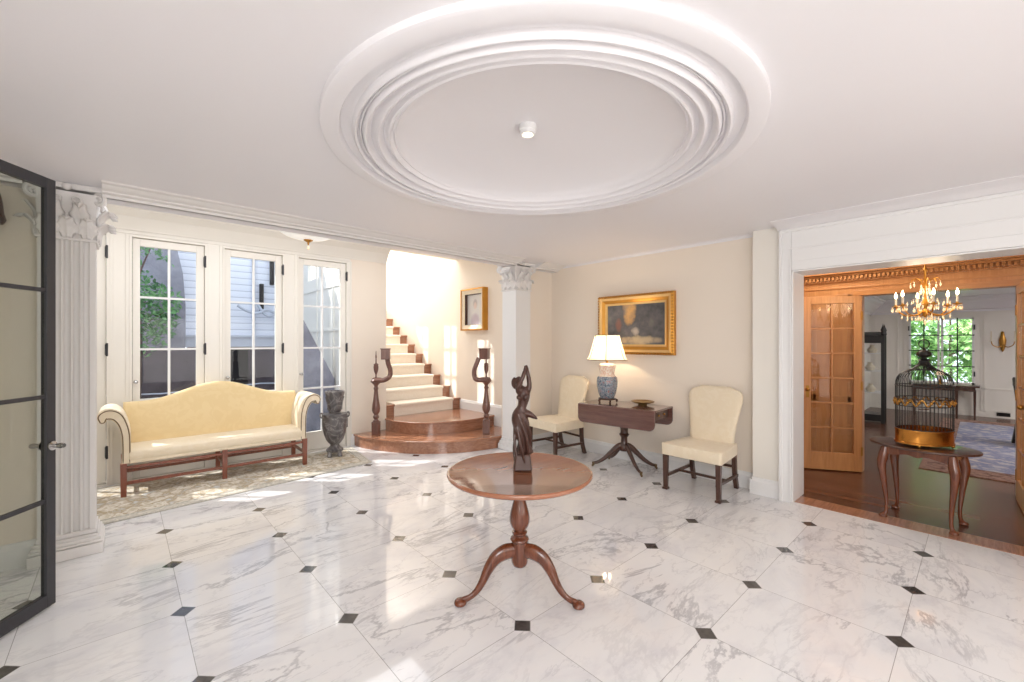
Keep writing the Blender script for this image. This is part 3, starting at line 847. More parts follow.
# ------------------------------------------------------------------ rug under the sofa
rg = thing('area_rug', 'long pale floral rug under the sofa', 'rug', (0, 0, 0))
rc = [(-1.0, 4.75), (2.30, 5.10), (2.42, 6.02), (-1.0, 6.06)]
def quad_inset(c_, d):
    n = len(c_); out = []
    for i in range(n):
        p = Vector(c_[i]); a = (Vector(c_[i-1]) - p).normalized(); b_ = (Vector(c_[(i+1) % n]) - p).normalized()
        out.append(tuple(p + (a + b_)*d))
    return out
MB().prism(rc, .002, .011, 'z').build('border', M['rugborder'], rg)
MB().prism(quad_inset(rc, .11), .004, .0125, 'z').build('field', M['rug'], rg)
inn = quad_inset(rc, .10); mo = MB()
mo.tube([(x, y, .011) for x, y in inn], .006, 5, closed=True); mo.tube([(x, y, .010) for x, y in quad_inset(rc, .02)], .005, 5, closed=True)
mo.build('guard_stripe', M['trim'] if 0 else M['rugborder'], rg)

# ------------------------------------------------------------------ stone urn
ur = thing('stone_urn', 'tall grey carved stone urn standing between the sofa and the stairs', 'urn', (2.065, 5.70, .0135), math.radians(-20)); ur.scale = (.92, .92, 1)
MB().lathe([(.001, .055), (.10, .055), (.115, .07), (.115, .09), (.085, .11), (.062, .13), (.058, .15), (.085, .175), (.118, .22), (.142, .29), (.155, .37), (.163, .45), (.168, .50), (.17, .535), (.168, .55), (.11, .556), (.078, .562), (.072, .575), (.088, .59), (.092, .64), (.10, .70), (.108, .76), (.124, .80), (.13, .82), (.13, .845), (.12, .85), (.10, .83), (.06, .80), (.001, .79)], seg=40).build('body', M['urn'], ur, smooth=True)
bb = MB()
for i in range(8):
    a = i*PI/4; bb.tube(spline([(.085*math.cos(a), .085*math.sin(a), .19), (.138*math.cos(a + .3), .138*math.sin(a + .3), .29), (.158*math.cos(a), .158*math.sin(a), .42), (.166*math.cos(a + .35), .166*math.sin(a + .35), .52)], 5), .009, 6)
    bb.tube(spline([(.09*math.cos(a), .09*math.sin(a), .6), (.10*math.cos(a + .3), .10*math.sin(a + .3), .68), (.118*math.cos(a), .118*math.sin(a), .77)], 4), .008, 6)
bb.build('carving', M['urn'], ur, smooth=True)
for i in range(4):
    a = PI/4 + i*PI/2; MB().taper((.10*math.cos(a), .10*math.sin(a), 0), (.085*math.cos(a), .085*math.sin(a), .08), (.06, .06), (.05, .05)).build('foot', M['urn'], ur, bevel=.012)
for s in (-1, 1):
    MB().tube(spline([(s*.165, 0, .50), (s*.19, 0, .52), (s*.185, 0, .56), (s*.16, 0, .555)], 4), .011, 7).build('handle', M['urn'], ur, smooth=True)

# ------------------------------------------------------------------ upholstered side chairs (front faces -x)
def make_chair(label, loc, rz):
    t = thing('side_chair', label, 'chair', loc, rz, 'cream upholstered side chairs')
    # seat: front at x=-.28, rear x=.25
    def outline(x, k): return .285 - .035*((x + .28)/.53)
    sp = [(-.285, -.27), (-.285, .27), (-.27, .285), (.24, .235), (.25, .225), (.25, -.225), (.24, -.235), (-.27, -.285)]
    MB().prism(sp, .355, .47, 'z').build('seat', M['cream'], t, bevel=.022, bseg=4)
    # raked back with rounded flaring top
    def half(z):
        pts = [(.44, .215), (.55, .218), (.68, .232), (.80, .252), (.88, .266), (.94, .268), (.98, .25), (1.005, .215), (1.018, .16)]
        for (a, wa), (b_, wb) in zip(pts, pts[1:]):
            if z <= b_: return wa + (wb - wa)*(z - a)/(b_ - a)
        return .16
    def X(z): return .20 + (z - .44)*.14 + .04*((z - .44)/.58)**2
    m = MB(); rows = [.44 + .578*(i/18) for i in range(19)] ; ncol = 12; rings = []
    for z in rows:
        h = half(z); ring = []
        for k in range(24):
            a = 2*PI*k/24; ca, sa = math.cos(a), math.sin(a)
            y = h*math.copysign(abs(ca)**.35, ca); x = .038*math.copysign(abs(sa)**.8, sa)
            ring.append((X(z) + x, y, z))
        rings.append(ring)
    top = [(X(1.018) + (p[0] - X(1.018))*.35, p[1]*.9, 1.03) for p in rings[-1]]; rings.append(top)
    vs = [p for r in rings for p in r]; fs = []
    for i in range(len(rings) - 1):
        for k in range(24): fs.append((i*24 + k, i*24 + (k + 1) % 24, (i + 1)*24 + (k + 1) % 24, (i + 1)*24 + k))
    fs.append(tuple(range(23, -1, -1))); fs.append(tuple((len(rings) - 1)*24 + k for k in range(24)))
    m.add(vs, fs); m.build('backrest', M['cream'], t, smooth=True)
    for s in (-1, 1):
        lg = MB().taper((-.255, s*.25, 0), (-.255, s*.25, .36), (.036, .036), (.046, .046)).build('leg', M['darkwood'], t, bevel=.003)
        MB().box(-.285, -.228, s*.25 - .026, s*.25 + .026, 0, .022).build('block_foot', M['darkwood'], lg, bevel=.006)
        m = MB(); P = spline([(.225, .36), (.228, .25), (.245, .12), (.285, .0)], 5)
        for (a, za), (b_, zb) in zip(P, P[1:]): m.taper((b_, s*.21, zb), (a, s*.21, za), (.042, .036), (.042, .036))
        m.build('leg', M['darkwood'], t)
        MB().box(-.255, .24, s*.232 - .011, s*.232 + .011, .135, .163).build('side_stretcher', M['darkwood'], t, bevel=.002)
    MB().box(-.03, -.008, -.235, .235, .137, .16).build('cross_stretcher', M['darkwood'], t, bevel=.002)
    MB().box(.235, .255, -.21, .21, .215, .24).build('rear_stretcher', M['darkwood'], t, bevel=.002)
    t.scale = (1.02, 1.05, 1.0)
    return t
make_chair('cream damask side chair between the drop-leaf table and the wide doorway', (4.375, 1.91, 0), 0)
make_chair('cream damask side chair in the corner left of the drop-leaf table', (4.36, 3.86, 0), math.radians(-8))

# ------------------------------------------------------------------ drop-leaf table
dt = thing('drop_leaf_table', 'mahogany drop-leaf table with sabre legs against the wall between two chairs', 'table', (4.435, 2.87, 0), math.radians(6))
TZ = .755
MB().box(-.235, .235, -.485, .485, TZ - .02, TZ).build('tabletop', M['pembroke'], dt, bevel=.005)
def leafpoly():
    r = .07; pts = [(-.485, TZ - .004), (.485, TZ - .004)]
    for i in range(7):
        a = -PI/2*i/6; pts.append((.485 - r + r*math.cos(a), TZ - .225 + r + r*math.sin(a)))
    for i in range(7):
        a = -PI/2 - PI/2*i/6; pts.append((-.485 + r + r*math.cos(a), TZ - .225 + r + r*math.sin(a)))
    return pts
for s in (-1, 1):
    MB().prism([(y, z) for y, z in leafpoly()], s*.239, s*.258, 'x').build('drop_leaf', M['pembroke'], dt, bevel=.004)
ap = MB().box(-.225, .225, -.44, .44, TZ - .125, TZ - .02); ap.build('apron', M['darkwood'], dt, bevel=.004)
for s in (-1, 1):
    dr = MB().box(-.18, .18, s*.44 - .008, s*.44 + .008, TZ - .112, TZ - .035).build('drawer', M['darkwood'], dt, bevel=.004)
    for kx in (-.075, .075): MB().ball((kx, s*.456, TZ - .074), .012, 10, 6).build('knob', M['brass'], dr, smooth=True)
MB().lathe([(.001, .205), (.05, .205), (.06, .22), (.06, .26), (.052, .28), (.04, .30), (.036, .36), (.05, .385), (.06, .40), (.048, .41), (.042, .43), (.046, .47), (.064, .50), (.07, .53), (.075, .60), (.1, .635), (.001, .636)], seg=28).build('pedestal', M['darkwood'], dt, smooth=True)
for a in (50, 130, -130, -50):
    a = math.radians(a); d = Vector((math.cos(a)*.85, math.sin(a)*1.1, 0)); u = Vector((0, 0, 1))
    P = spline([(.03, .27), (.08, .245), (.15, .18), (.23, .105), (.31, .055), (.37, .042)], 5)
    lg = MB().tube([d*p + u*z for p, z in P], [r[0] for r in spline([(.034,), (.034,), (.029,), (.024,), (.019,), (.015,)], 5)], 10, .75).build('leg', M['darkwood'], dt, smooth=True)
    q = d*.38
    MB().lathe([(.001, .016), (.013, .018), (.016, .035), (.018, .056), (.001, .058)], (q.x - d.x*.02, q.y - d.y*.02, 0), 12).ball((q.x - d.x*.01, q.y - d.y*.01, .014), .014, 10, 6).build('caster', M['nail'], lg, smooth=True)

# table lamp
lp = thing('table_lamp', 'blue and white porcelain vase lamp with lit white pleated shade on the drop-leaf table', 'lamp', (4.43, 3.11, TZ + .008), 0); lp.scale = (1.28, 1.28, 1.28)
MB().lathe([(.001, .035), (.055, .035), (.066, .04), (.085, .09), (.098, .15), (.10, .20), (.094, .235), (.074, .255), (.066, .27), (.072, .30), (.08, .335), (.078, .355), (.055, .37), (.03, .375), (.001, .376)], seg=36).build('vase_body', M['vase'], lp, smooth=True)
bs = MB().lathe([(.07, .022), (.084, .024), (.084, .036), (.07, .038)], seg=24)
bs.build('carved_stand', M['darkwood'], lp, smooth=True)
for k in range(5):
    a = k*2*PI/5 + .3; MB().tube(spline([(.074*math.cos(a), .074*math.sin(a), .028), (.094*math.cos(a), .094*math.sin(a), .018), (.084*math.cos(a), .084*math.sin(a), .004)], 4), .009, 8).build('stand_foot', M['darkwood'], lp, smooth=True)
MB().lathe([(.012, .37), (.012, .40), (.006, .405), (.006, .47), (.018, .475), (.018, .52), (.001, .525)], seg=14).build('stem', M['brass'], lp, smooth=True)
def shade_prof(n=10):
    return [(.19 - .075*(t**.75) if t < 1 else .115, .405 + .235*t) for t in [i/n for i in range(n + 1)]]
sh = MB(); pr0 = shade_prof(); seg = 64
vs = []; fs = []
for (r, z) in pr0:
    for k in range(seg):
        rr = r*(1 + .006*math.cos(k*PI)); a = 2*PI*k/seg; vs.append((rr*math.cos(a), rr*math.sin(a), z))
for i in range(len(pr0) - 1):
    for k in range(seg): fs.append((i*seg + k, i*seg + (k+1) % seg, (i+1)*seg + (k+1) % seg, (i+1)*seg + k))
sh.add(vs, fs); sho = sh.build('lamp_shade', M['shade'], lp)
tr = MB()
for (r, z) in (pr0[0], pr0[-1]): tr.tube([(r*math.cos(2*PI*k/40), r*math.sin(2*PI*k/40), z) for k in range(40)], .0035, 5, closed=True)
for k in range(6):
    a = 2*PI*k/6 + .55; tr.tube([(r*1.005*math.cos(a), r*1.005*math.sin(a), z) for r, z in pr0], .0032, 4)
tr.build('trim_braid', M['nail'], sho)

# bowl
bw = MB().lathe([(.001, .0), (.05, 0), (.052, .008), (.045, .014), (.09, .022), (.128, .036), (.136, .044), (.132, .046), (.10, .032), (.05, .022), (.001, .02)], seg=40).build('shallow_bowl', M['brass'], None, smooth=True, loc=(4.56, 2.70, TZ + .001))
bw.data.materials[0] = flat('olive bronze', (150, 120, 70), .35, .4)
tag(bw, 'shallow olive bronze bowl on the drop-leaf table beside the lamp', 'bowl')

# ------------------------------------------------------------------ framed pictures on walls of constant x, facing -x
def framed(name, label, x, y0, y1, z0, z1, rings, art, depth, mats):
    t = thing(name, label, 'picture', (x, (y0 + y1)/2, (z0 + z1)/2), math.radians(-90))
    w, h = (y1 - y0), (z1 - z0)
    # local x runs along the wall, local -y is out of the wall
    def ring(a, b_, da, db, nm, mt):
        m = MB(); A = [(-w/2 + a, -h/2 + a), (w/2 - a, -h/2 + a), (w/2 - a, h/2 - a), (-w/2 + a, h/2 - a)]
        B = [(-w/2 + b_, -h/2 + b_), (w/2 - b_, -h/2 + b_), (w/2 - b_, h/2 - b_), (-w/2 + b_, h/2 - b_)]
        vs = [(p[0], -da, p[1]) for p in A] + [(p[0], -db, p[1]) for p in B] + [(p[0], 0, p[1]) for p in A] + [(p[0], 0, p[1]) for p in B]
        fs = [(i, (i+1) % 4, 4 + (i+1) % 4, 4 + i) for i in range(4)] + [(i, (i+1) % 4, 8 + (i+1) % 4, 8 + i) for i in range(4)] + [(4 + i, 4 + (i+1) % 4, 12 + (i+1) % 4, 12 + i) for i in range(4)]
        m.add(vs, fs); return m.build(nm, mt, t)
    for (a, b_, da, db, nm, mt) in rings: ring(a, b_, da, db, nm, mt)
    e = rings[-1][1] - .004
    MB().box(-w/2 + e, w/2 - e, -.02, -.012, -h/2 + e, h/2 - e).build('canvas', art, t)
    return t, w, h
G = M['gold']; GL = M['goldlite']
t1, w1, h1 = framed('framed_painting', 'dark landscape oil painting in a wide carved gilt frame above the drop-leaf table', XP - .001, 2.385, 3.44, 1.345, 2.095,
    [(0, .03, .05, .075, 'outer_moulding', M['gold']), (.03, .06, .075, .06, 'frame', GL), (.06, .10, .058, .035, 'frame', G), (.10, .125, .04, .03, 'liner', GL)], M['landscape'], .06, None)
mm = MB()
for i in range(30):
    for z in (-h1/2 + .012, h1/2 - .012): mm.ball((-w1/2 + .02 + (w1 - .04)*i/29, -.066, z), .013, 8, 5)
for i in range(21):
    for x in (-w1/2 + .012, w1/2 - .012): mm.ball((x, -.066, -h1/2 + .02 + (h1 - .04)*i/20), .013, 8, 5)
mm.build('carved_beading', M['brass'], t1, smooth=True)
framed('framed_portrait', 'small pastel portrait in a deep gilt box frame on the stair wall', XS - .001, 5.42, 6.05, 1.695, 2.395,
    [(0, .022, .10, .105, 'frame', G), (.022, .09, .09, .07, 'mount', M['cream']), (.09, .10, .07, .02, 'liner', M['darkwood'])], M['portrait'], .1, None)

# ------------------------------------------------------------------ ceiling fittings
sp_ = thing('ceiling_spotlight', 'small white round spotlight at the centre of the ceiling dome', 'light', (1.735, 1.765, CEIL + .156), 0)
MB().lathe([(.001, 0), (.045, 0), (.05, -.004), (.05, -.035), (.045, -.04), (.045, -.058), (.034, -.06), (.034, -.048), (.001, -.048)], seg=28).build('housing', M['trim'], sp_, smooth=True)
MB().lathe([(.001, -.0485), (.024, -.0485), (.024, -.056), (.001, -.06)], seg=20).build('lens', emis('spot lens', (255, 238, 200), 4), sp_)
fl = thing('ceiling_light', 'cut glass bowl ceiling light with bronze finial in the window alcove', 'light', (1.60, 5.25, ALC), 0)
MB().lathe([(.001, 0), (.07, 0), (.07, -.02), (.02, -.03), (.012, -.04), (.012, -.27), (.001, -.27)], seg=24).build('canopy', M['brass'], fl, smooth=True)
bowl = [(.315, -.155), (.318, -.162), (.30, -.185), (.26, -.212), (.20, -.238), (.13, -.258), (.06, -.268), (.012, -.27)]
vs = []; fs = []; seg = 64
for j, (r, z) in enumerate(bowl):
    for k in range(seg):
        rr = r*(1 + (.03 if j < 5 else .0)*math.cos(k*PI/2)); a = 2*PI*k/seg; vs.append((rr*math.cos(a), rr*math.sin(a), z))
for i in range(len(bowl) - 1):
    for k in range(seg): fs.append((i*seg + k, i*seg + (k+1) % seg, (i+1)*seg + (k+1) % seg, (i+1)*seg + k))
MB().add(vs, fs).build('glass_bowl', M['frost'], fl, smooth=True, solid=.004)
MB().lathe([(.001, -.262), (.052, -.266), (.05, -.276), (.032, -.288), (.012, -.298), (.01, -.318), (.004, -.33), (.001, -.332)], seg=20).build('finial', M['brass'], fl, smooth=True)
MB().lathe([(.001, -.332), (.006, -.34), (.012, -.37), (.001, -.385)], seg=10).build('drop', M['crystal'], fl, smooth=True)
for i, (y, x) in enumerate(((1.73, 4.52), (1.60, 4.52))): pass
wsn = thing('wall_sconce', 'bronze wall sconce seen through the black framed glass door', 'sconce', (-.615, YW, 2.18), 0)
MB().lathe([(.001, 0), (.03, 0), (.03, .015), (.001, .016)], seg=16, M=Matrix.Translation((0, 0, .05)) @ Matrix.Rotation(PI/2, 4, 'X')).tube(spline([(0, 0, .05), (0, -.08, -.0), (0, -.12, .04), (0, -.12, .08)], 4), .007, 8).build('bracket', M['bronze'], wsn, smooth=True)
MB().lathe([(.012, .07), (.06, .075), (.072, .10), (.062, .14), (.055, .22), (.045, .27), (.02, .285)], (0, -.12, 0), 24).build('shade', M['bronze'], wsn, smooth=True, solid=.003)
MB().lathe([(.001, .0), (.008, .01), (.012, .04), (.006, .07), (.001, .07)], (0, -.12, 0), 10).build('drop_finial', M['bronze'], wsn, smooth=True)
# ------------------------------------------------------------------ panelled hall beyond the opening
XH = 6.30
S_(MB().box(4.86, 6.42, -2.6, 2.6, -.1, 0).box(6.42, 13.2, -5.0, 1.9, -.1, -.002), 'floor_hall', M['plank'])
S_(MB().box(4.66, 4.88, -1.6, 1.19, -.1, .004), 'trim_8', M['stairwood'], bevel=.003)
hw = MB()
hw.box(XH, XH + .14, .94, 2.6, 0, 2.75).box(XH, XH + .14, -2.6, -.23, 0, 2.75).box(XH, XH + .14, -.23, .94, 2.035, 2.75)
S_(hw, 'wall_hall_far', M['orange'])
S_(MB().box(5.0, XH + .1, 2.35, 2.5, 0, 2.75), 'wall_hall_left', M['orange'])
S_(MB().box(4.985, 5.02, 1.19, 2.4, 0, 2.75).box(4.985, 5.02, -2.5, 1.19, 2.165, 2.75), 'wall_hall_near', M['orange'])
S_(MB().box(4.9, XH + .1, -2.6, -2.45, 0, 2.75), 'wall_hall_right', M['orange'])
S_(MB().box(4.9, XH + .14, -2.6, 2.6, 2.72, 2.8), 'ceiling_hall', M['ceil'])
# casing, frieze rails, stiles and dentil cornice on the far panelled wall
tr = MB()
tr.box(XH - .022, XH, .94, 1.0, 0, 2.09).box(XH - .022, XH, -.30, -.23, 0, 2.09).box(XH - .024, XH, -.30, 1.0, 2.035, 2.095)
tr.box(XH - .008, XH, 1.0, 2.35, .10, .16).box(XH - .008, XH, 1.0, 2.35, .78, .86).box(XH - .008, XH, 1.0, 2.35, 2.0, 2.06)
for y in (1.02, 1.36, 1.40, 1.75, 1.79, 2.3): tr.box(XH - .008, XH, y, y + .035, .1, 2.06)
tr.box(XH - .012, XH, -2.4, 2.35, 2.13, 2.15)
tr.box(XH - .03, XH, -2.4, 2.35, 2.212, 2.225).box(XH - .05, XH, -2.4, 2.35, 2.275, 2.30).box(XH - .09, XH, -2.4, 2.35, 2.30, 2.36)
S_(tr, 'trim_9', M['orangeh'], bevel=.003)
dn = MB()
y = -2.4
while y < 2.3: dn.box(XH - .058, XH, y, y + .022, 2.232, 2.27); y += .038
dn.box(XH - .02, XH, -2.4, 2.35, 2.225, 2.275)
S_(dn, 'trim_10', M['orangeh'])
S_(MB().box(XH + .0, XH + .14, .92, .94, 0, 2.035).box(XH, XH + .14, -.25, -.23, 0, 2.035), 'trim_11', M['orangeh'])
def french_leaf(num, label, hinge, ang, side):
    t = thing('door_%d' % num, label, 'door', hinge, ang, kind='structure')
    W, z0, z1 = .575, .012, 2.03
    f = MB(); s0, s1 = .075, W - .075
    f.box(0, s0, -.02, .02, z0, z1).box(s1, W, -.02, .02, z0, z1).box(s0, s1, -.02, .02, z0, .215).box(s0, s1, -.02, .02, z1 - .085, z1)
    f.build('frame', M['orange'], t, bevel=.004)
    m = MB(); mid = W/2; m.box(mid - .009, mid + .009, -.013, .013, .215, z1 - .085)
    n = 6
    for i in range(1, n): z = .215 + (z1 - .085 - .215)*i/n; m.box(s0, s1, -.013, .013, z - .009, z + .009)
    m.build('glazing_bars', M['orangeh'], t)
    MB().box(s0, s1, -.002, .002, .215, z1 - .085).build('pane', M['glass'], t)
    k = MB()
    for s in (-1, 1): k.ball((W - .038, s*.045, .94), .021, 12, 8).tube([(W - .038, 0, .94), (W - .038, s*.045, .94)], .008, 8)
    k.box(W - .055, W - .021, -.023, .023, .85, .99); k.build('knob', M['brass'], t, smooth=True)
    for z in (.25, 1.0, 1.8): MB().box(-.006, .012, -.026, .026, z - .05, z + .05).build('hinge', M['brass'], t)
    return t
h_ = Vector((6.262, .925, 0)); e_ = Vector((5.965, 1.425, 0)); french_leaf(2, 'honey pine glazed door leaf with twelve panes, open at the left in the hall', h_, math.atan2(e_.y - h_.y, e_.x - h_.x), 1)
h_ = Vector((6.235, -.245, 0)); french_leaf(3, 'honey pine glazed door leaf at the right edge of the picture', h_, math.radians(183), -1)

# oval tea table
ht = thing('oval_table', 'dark oval table with cabriole legs standing in the doorway of the hall', 'table', (4.97, .33, 0), math.radians(-8))
HT = .635
def oval(a, b_, n=64): return [(a*math.cos(2*PI*k/n), b_*math.sin(2*PI*k/n)) for k in range(n)]
MB().prism(oval(.265, .345), HT - .018, HT, 'z').build('tabletop', M['darkwood'], ht, bevel=.006, bseg=3)
ap = []; n = 72
def apz(y, x): return HT - .085 - .028*math.cos(y*26)*(1 if abs(y) < .2 else .3)
m = MB()
for (xa, ya, xb, yb) in ((-.16, -.215, -.16, .215), (.16, -.215, .16, .215), (-.16, -.215, .16, -.215), (-.16, .215, .16, .215)):
    N = 24; vs = []
    L = math.hypot(xb - xa, yb - ya); nx, ny = (yb - ya)/L*.009, -(xb - xa)/L*.009
    for i in range(N + 1):
        t = i/N; x = xa + (xb - xa)*t; y = ya + (yb - ya)*t
        zb = HT - .095 + .032*math.sin(PI*t)**2 - .022*math.exp(-((t - .5)/.09)**2)
        vs += [(x + nx, y + ny, zb), (x + nx, y + ny, HT - .018), (x - nx, y - ny, zb), (x - nx, y - ny, HT - .018)]
    fs = []
    for i in range(N):
        a = i*4; b4 = a + 4
        fs += [(a, a+1, b4+1, b4), (a+2, b4+2, b4+3, a+3), (a, b4, b4+2, a+2)]
    fs += [(0, 2, 3, 1), (N*4, N*4+1, N*4+3, N*4+2)]
    m.add(vs, fs)
m.build('apron', M['mahog'], ht)
for sx_ in (-1, 1):
    for sy_ in (-1, 1):
        o = Vector((sx_, sy_, 0)).normalized()
        P = spline([(.0, HT - .03), (.012, .53), (.026, .46), (.016, .36), (.0, .24), (-.012, .12), (-.008, .05), (.006, .022)], 5)
        R_ = [r[0] for r in spline([(.026,), (.034,), (.032,), (.024,), (.018,), (.0135,), (.0135,), (.018,)], 5)]
        b0 = Vector((sx_*.155, sy_*.205, 0))
        lg = MB().tube([b0 + o*p + Vector((0, 0, z)) for p, z in P], R_, 10).build('leg', M['mahog'], ht, smooth=True)
        f = b0 + o*.014
        MB().lathe([(.001, 0), (.022, 0), (.03, .008), (.03, .016), (.02, .028), (.001, .032)], (f.x, f.y, 0), 16).build('pad_foot', M['mahog'], lg, smooth=True)

# birdcage
bc = thing('birdcage', 'domed black wire birdcage with a brass base on the oval table', 'birdcage', (4.965, .32, HT + .001), math.radians(-42))
AX, AY = .205, .15   # wide across the view
def ell(r, z, n=56): return [(r*AX*math.cos(2*PI*k/n), r*AY*math.sin(2*PI*k/n), z) for k in range(n)]
bm_ = MB()
for i, (r, z) in enumerate(((1.0, .03), (1.0, .125))): pass
nn = 56; vs = []; 
prof_ = [(1.03, .022), (1.03, .034), (1.0, .038), (1.0, .125), (1.02, .13), (1.02, .14), (.97, .14), (.97, .045), (.0, .04)]
for r, z in prof_:
    for k in range(nn): vs.append((max(r, .001)*AX*math.cos(2*PI*k/nn), max(r, .001)*AY*math.sin(2*PI*k/nn), z))
fs = [(i*nn + k, i*nn + (k+1) % nn, (i+1)*nn + (k+1) % nn, (i+1)*nn + k) for i in range(len(prof_) - 1) for k in range(nn)]
bm_.add(vs, fs).add([(1.03*AX*math.cos(2*PI*k/nn), 1.03*AY*math.sin(2*PI*k/nn), .022) for k in range(nn)], [tuple(range(nn))])
bm_.build('base_drum', flat('polished brass', (205, 140, 64), .22, .95), bc, smooth=True)
for k in range(4):
    a = PI/4 + k*PI/2; MB().ball((AX*.95*math.cos(a), AY*.95*math.sin(a), .013), .013, 10, 6).build('foot', M['brass'], bc, smooth=True)
def dome_r(t):   # t 0..1 from shoulder to neck
    pts = [(1.0, .50), (.985, .535), (.93, .57), (.82, .598), (.66, .618), (.49, .634), (.34, .654), (.22, .68), (.15, .715)]
    return pts
dp = spline(dome_r(0), 3)
NB = 44
for k in range(NB):
    a = 2*PI*k/NB; ca, sa = AX*math.cos(a)*.985, AY*math.sin(a)*.985
    MB().tube([(ca, sa, .135), (ca, sa, .42)] + [(ca*r, sa*r, z) for r, z in dp], .0024, 5).build('wire_bar', M['black'], bc)
rg_ = MB()
for z, r in ((.14, 1), (.335, 1), (.395, 1), (.50, 1), (.633, .5)): MB().tube(ell(r, z, 56), .0042, 6, closed=True).build('hoop', M['black'], bc, smooth=True)
sc_ = MB()
for k in range(16):
    a0 = 2*PI*k/16
    pts = []
    for i in range(15):
        t = i/14; a = a0 + t*2*PI/16; w_ = .025*math.sin(t*2*PI)
        pts.append((AX*1.02*math.cos(a), AY*1.02*math.sin(a), .365 + w_))
    sc_.tube(pts, .0055, 6)
    c0 = (AX*1.03*math.cos(a0), AY*1.03*math.sin(a0), .365); sc_.ball(c0, .012, 8, 5)
sc_.build('scroll_band', M['brass'], bc, smooth=True)
MB().lathe([(.032, .705), (.045, .71), (.035, .72), (.018, .726), (.016, .732), (.038, .742), (.05, .758), (.046, .776), (.026, .792), (.010, .80), (.008, .81), (.001, .811)], seg=18).build('finial', M['black'], bc, smooth=True)
MB().tube([(.045*math.cos(2*PI*k/24), 0, .848 + .036*math.sin(2*PI*k/24)) for k in range(24)], .0045, 6, closed=True).build('hanging_ring', M['black'], bc, smooth=True)
MB().tube([(-.04, 0, .30), (.04, 0, .30)], .004, 6).tube([(-.04, 0, .30), (-.03, 0, .40)], .0015, 4).tube([(.04, 0, .30), (.03, 0, .40)], .0015, 4).build('perch', M['mahog'], bc)

# chandelier
ch = thing('chandelier', 'gilt chandelier hung with crystal drops, candle bulbs lit, in the panelled hall', 'chandelier', (5.55, .35, 1.735), 0); ch.scale = (.84, .84, 1)
MB().lathe([(.001, -.01), (.012, .0), (.02, .02), (.03, .045), (.022, .06), (.012, .075), (.02, .095), (.032, .12), (.022, .15), (.01, .18), (.012, .26), (.022, .29), (.014, .33), (.01, .42), (.02, .44), (.008, .46), (.006, .75), (.05, .96), (.05, .983), (.001, .984)], seg=18).build('stem', M['gold'], ch, smooth=True)
def crystal(parent, p, s=.012):
    m = MB(); m.lathe([(.0005, -2.2*s), (s*.8, -s*.6), (s*.55, s*.3), (.0005, s)], p, 6)
    m.ball((p[0], p[1], p[2] + s*1.7), s*.42, 6, 4)
    return m.build('crystal', M['crystal'], parent)
NA = 6
for k in range(NA):
    a = 2*PI*k/NA + .32; d = Vector((math.cos(a), math.sin(a), 0)); u = Vector((0, 0, 1))
    arm = MB().tube([d*x + u*z for x, z in spline([(.02, .06), (.08, .02), (.16, .015), (.225, .055), (.255, .10)], 6)], .0065, 8).build('arm', M['gold'], ch, smooth=True)
    c0 = d*.255
    MB().lathe([(.006, .095), (.035, .105), (.038, .112), (.012, .112), (.012, .125), (.001, .126)], (c0.x, c0.y, 0), 16).build('drip_pan', M['gold'], arm, smooth=True)
    MB().lathe([(.001, .12), (.010, .12), (.010, .185), (.001, .186)], (c0.x, c0.y, 0), 12).build('candle', M['candle'], arm)
    MB().lathe([(.001, .186), (.011, .195), (.014, .21), (.009, .23), (.001, .25)], (c0.x, c0.y, 0), 12).build('flame_bulb', M['bulb'], arm, smooth=True)
    for j in range(5):
        b_ = 2*PI*j/5; crystal(arm, (c0.x + .036*math.cos(b_), c0.y + .036*math.sin(b_), .075))
    for q in (.08, .15, .2): p = d*q; crystal(arm, (p.x, p.y, -.015 + .02*(q > .18)), .011)
    up = MB().tube([d*x + u*z for x, z in spline([(.015, .28), (.05, .34), (.10, .36), (.125, .33)], 5)], .004, 6).build('upper_scroll', M['gold'], ch, smooth=True)
    p = d*.125; crystal(up, (p.x, p.y, .30), .013)
    sw = spline([(.03, .30), (.05, .22), (.10, .15), (.2, .12)], 2)
    for x, z in sw[1:]: p = d*x; crystal(up, (p.x, p.y, z), .010)
    e2 = Vector((math.cos(a + PI/6), math.sin(a + PI/6), 0))*.07; crystal(up, (e2.x, e2.y, .10), .012); crystal(up, (e2.x*.6, e2.y*.6, .24), .012)
crystal(ch, (0, 0, -.04), .018)

# ------------------------------------------------------------------ far sitting room
S_(MB().box(12.8, 13.0, -5, 1.9, 0, 2.6), 'wall_sitting_far', M['alcove'])
S_(MB().box(6.44, 13.0, 1.72, 1.9, 0, 2.6), 'wall_sitting_left', M['alcove'])
S_(MB().box(6.44, 6.5, .94, 1.9, 0, 2.6).box(6.44, 6.5, -5, -.23, 0, 2.6).box(6.44, 6.5, -.23, .94, 2.035, 2.6).box(6.44, 13, -5.1, -4.95, 0, 2.6), 'wall_sitting_near', M['alcove'])
S_(MB().box(6.44, 13.0, -5, 1.9, 2.42, 2.6), 'ceiling_sitting', M['ceil'])
cp = [(12.8, 2.42), (12.8, 2.12), (12.78, 2.12), (12.77, 2.16), (12.72, 2.18), (12.62, 2.30), (12.55, 2.34), (12.53, 2.38), (12.50, 2.39), (12.50, 2.42)]
cc = MB().prism(cp, -5, 1.72, 'y')
cc.prism([(1.72, 2.42), (1.72, 2.12), (1.70, 2.12), (1.69, 2.16), (1.64, 2.18), (1.54, 2.30), (1.47, 2.34), (1.45, 2.38), (1.42, 2.39), (1.42, 2.42)], 6.5, 12.8, 'x')
S_(cc, 'trim_12', M['ceil'])
pn = MB()
for z in (.12, .55, 2.08): pn.box(12.785, 12.8, -5, 1.72, z, z + .025)
for y in (1.62, 1.24, -.02, -.06, -.55, -.6): pn.box(12.785, 12.8, y, y + .022, .14, 2.08)
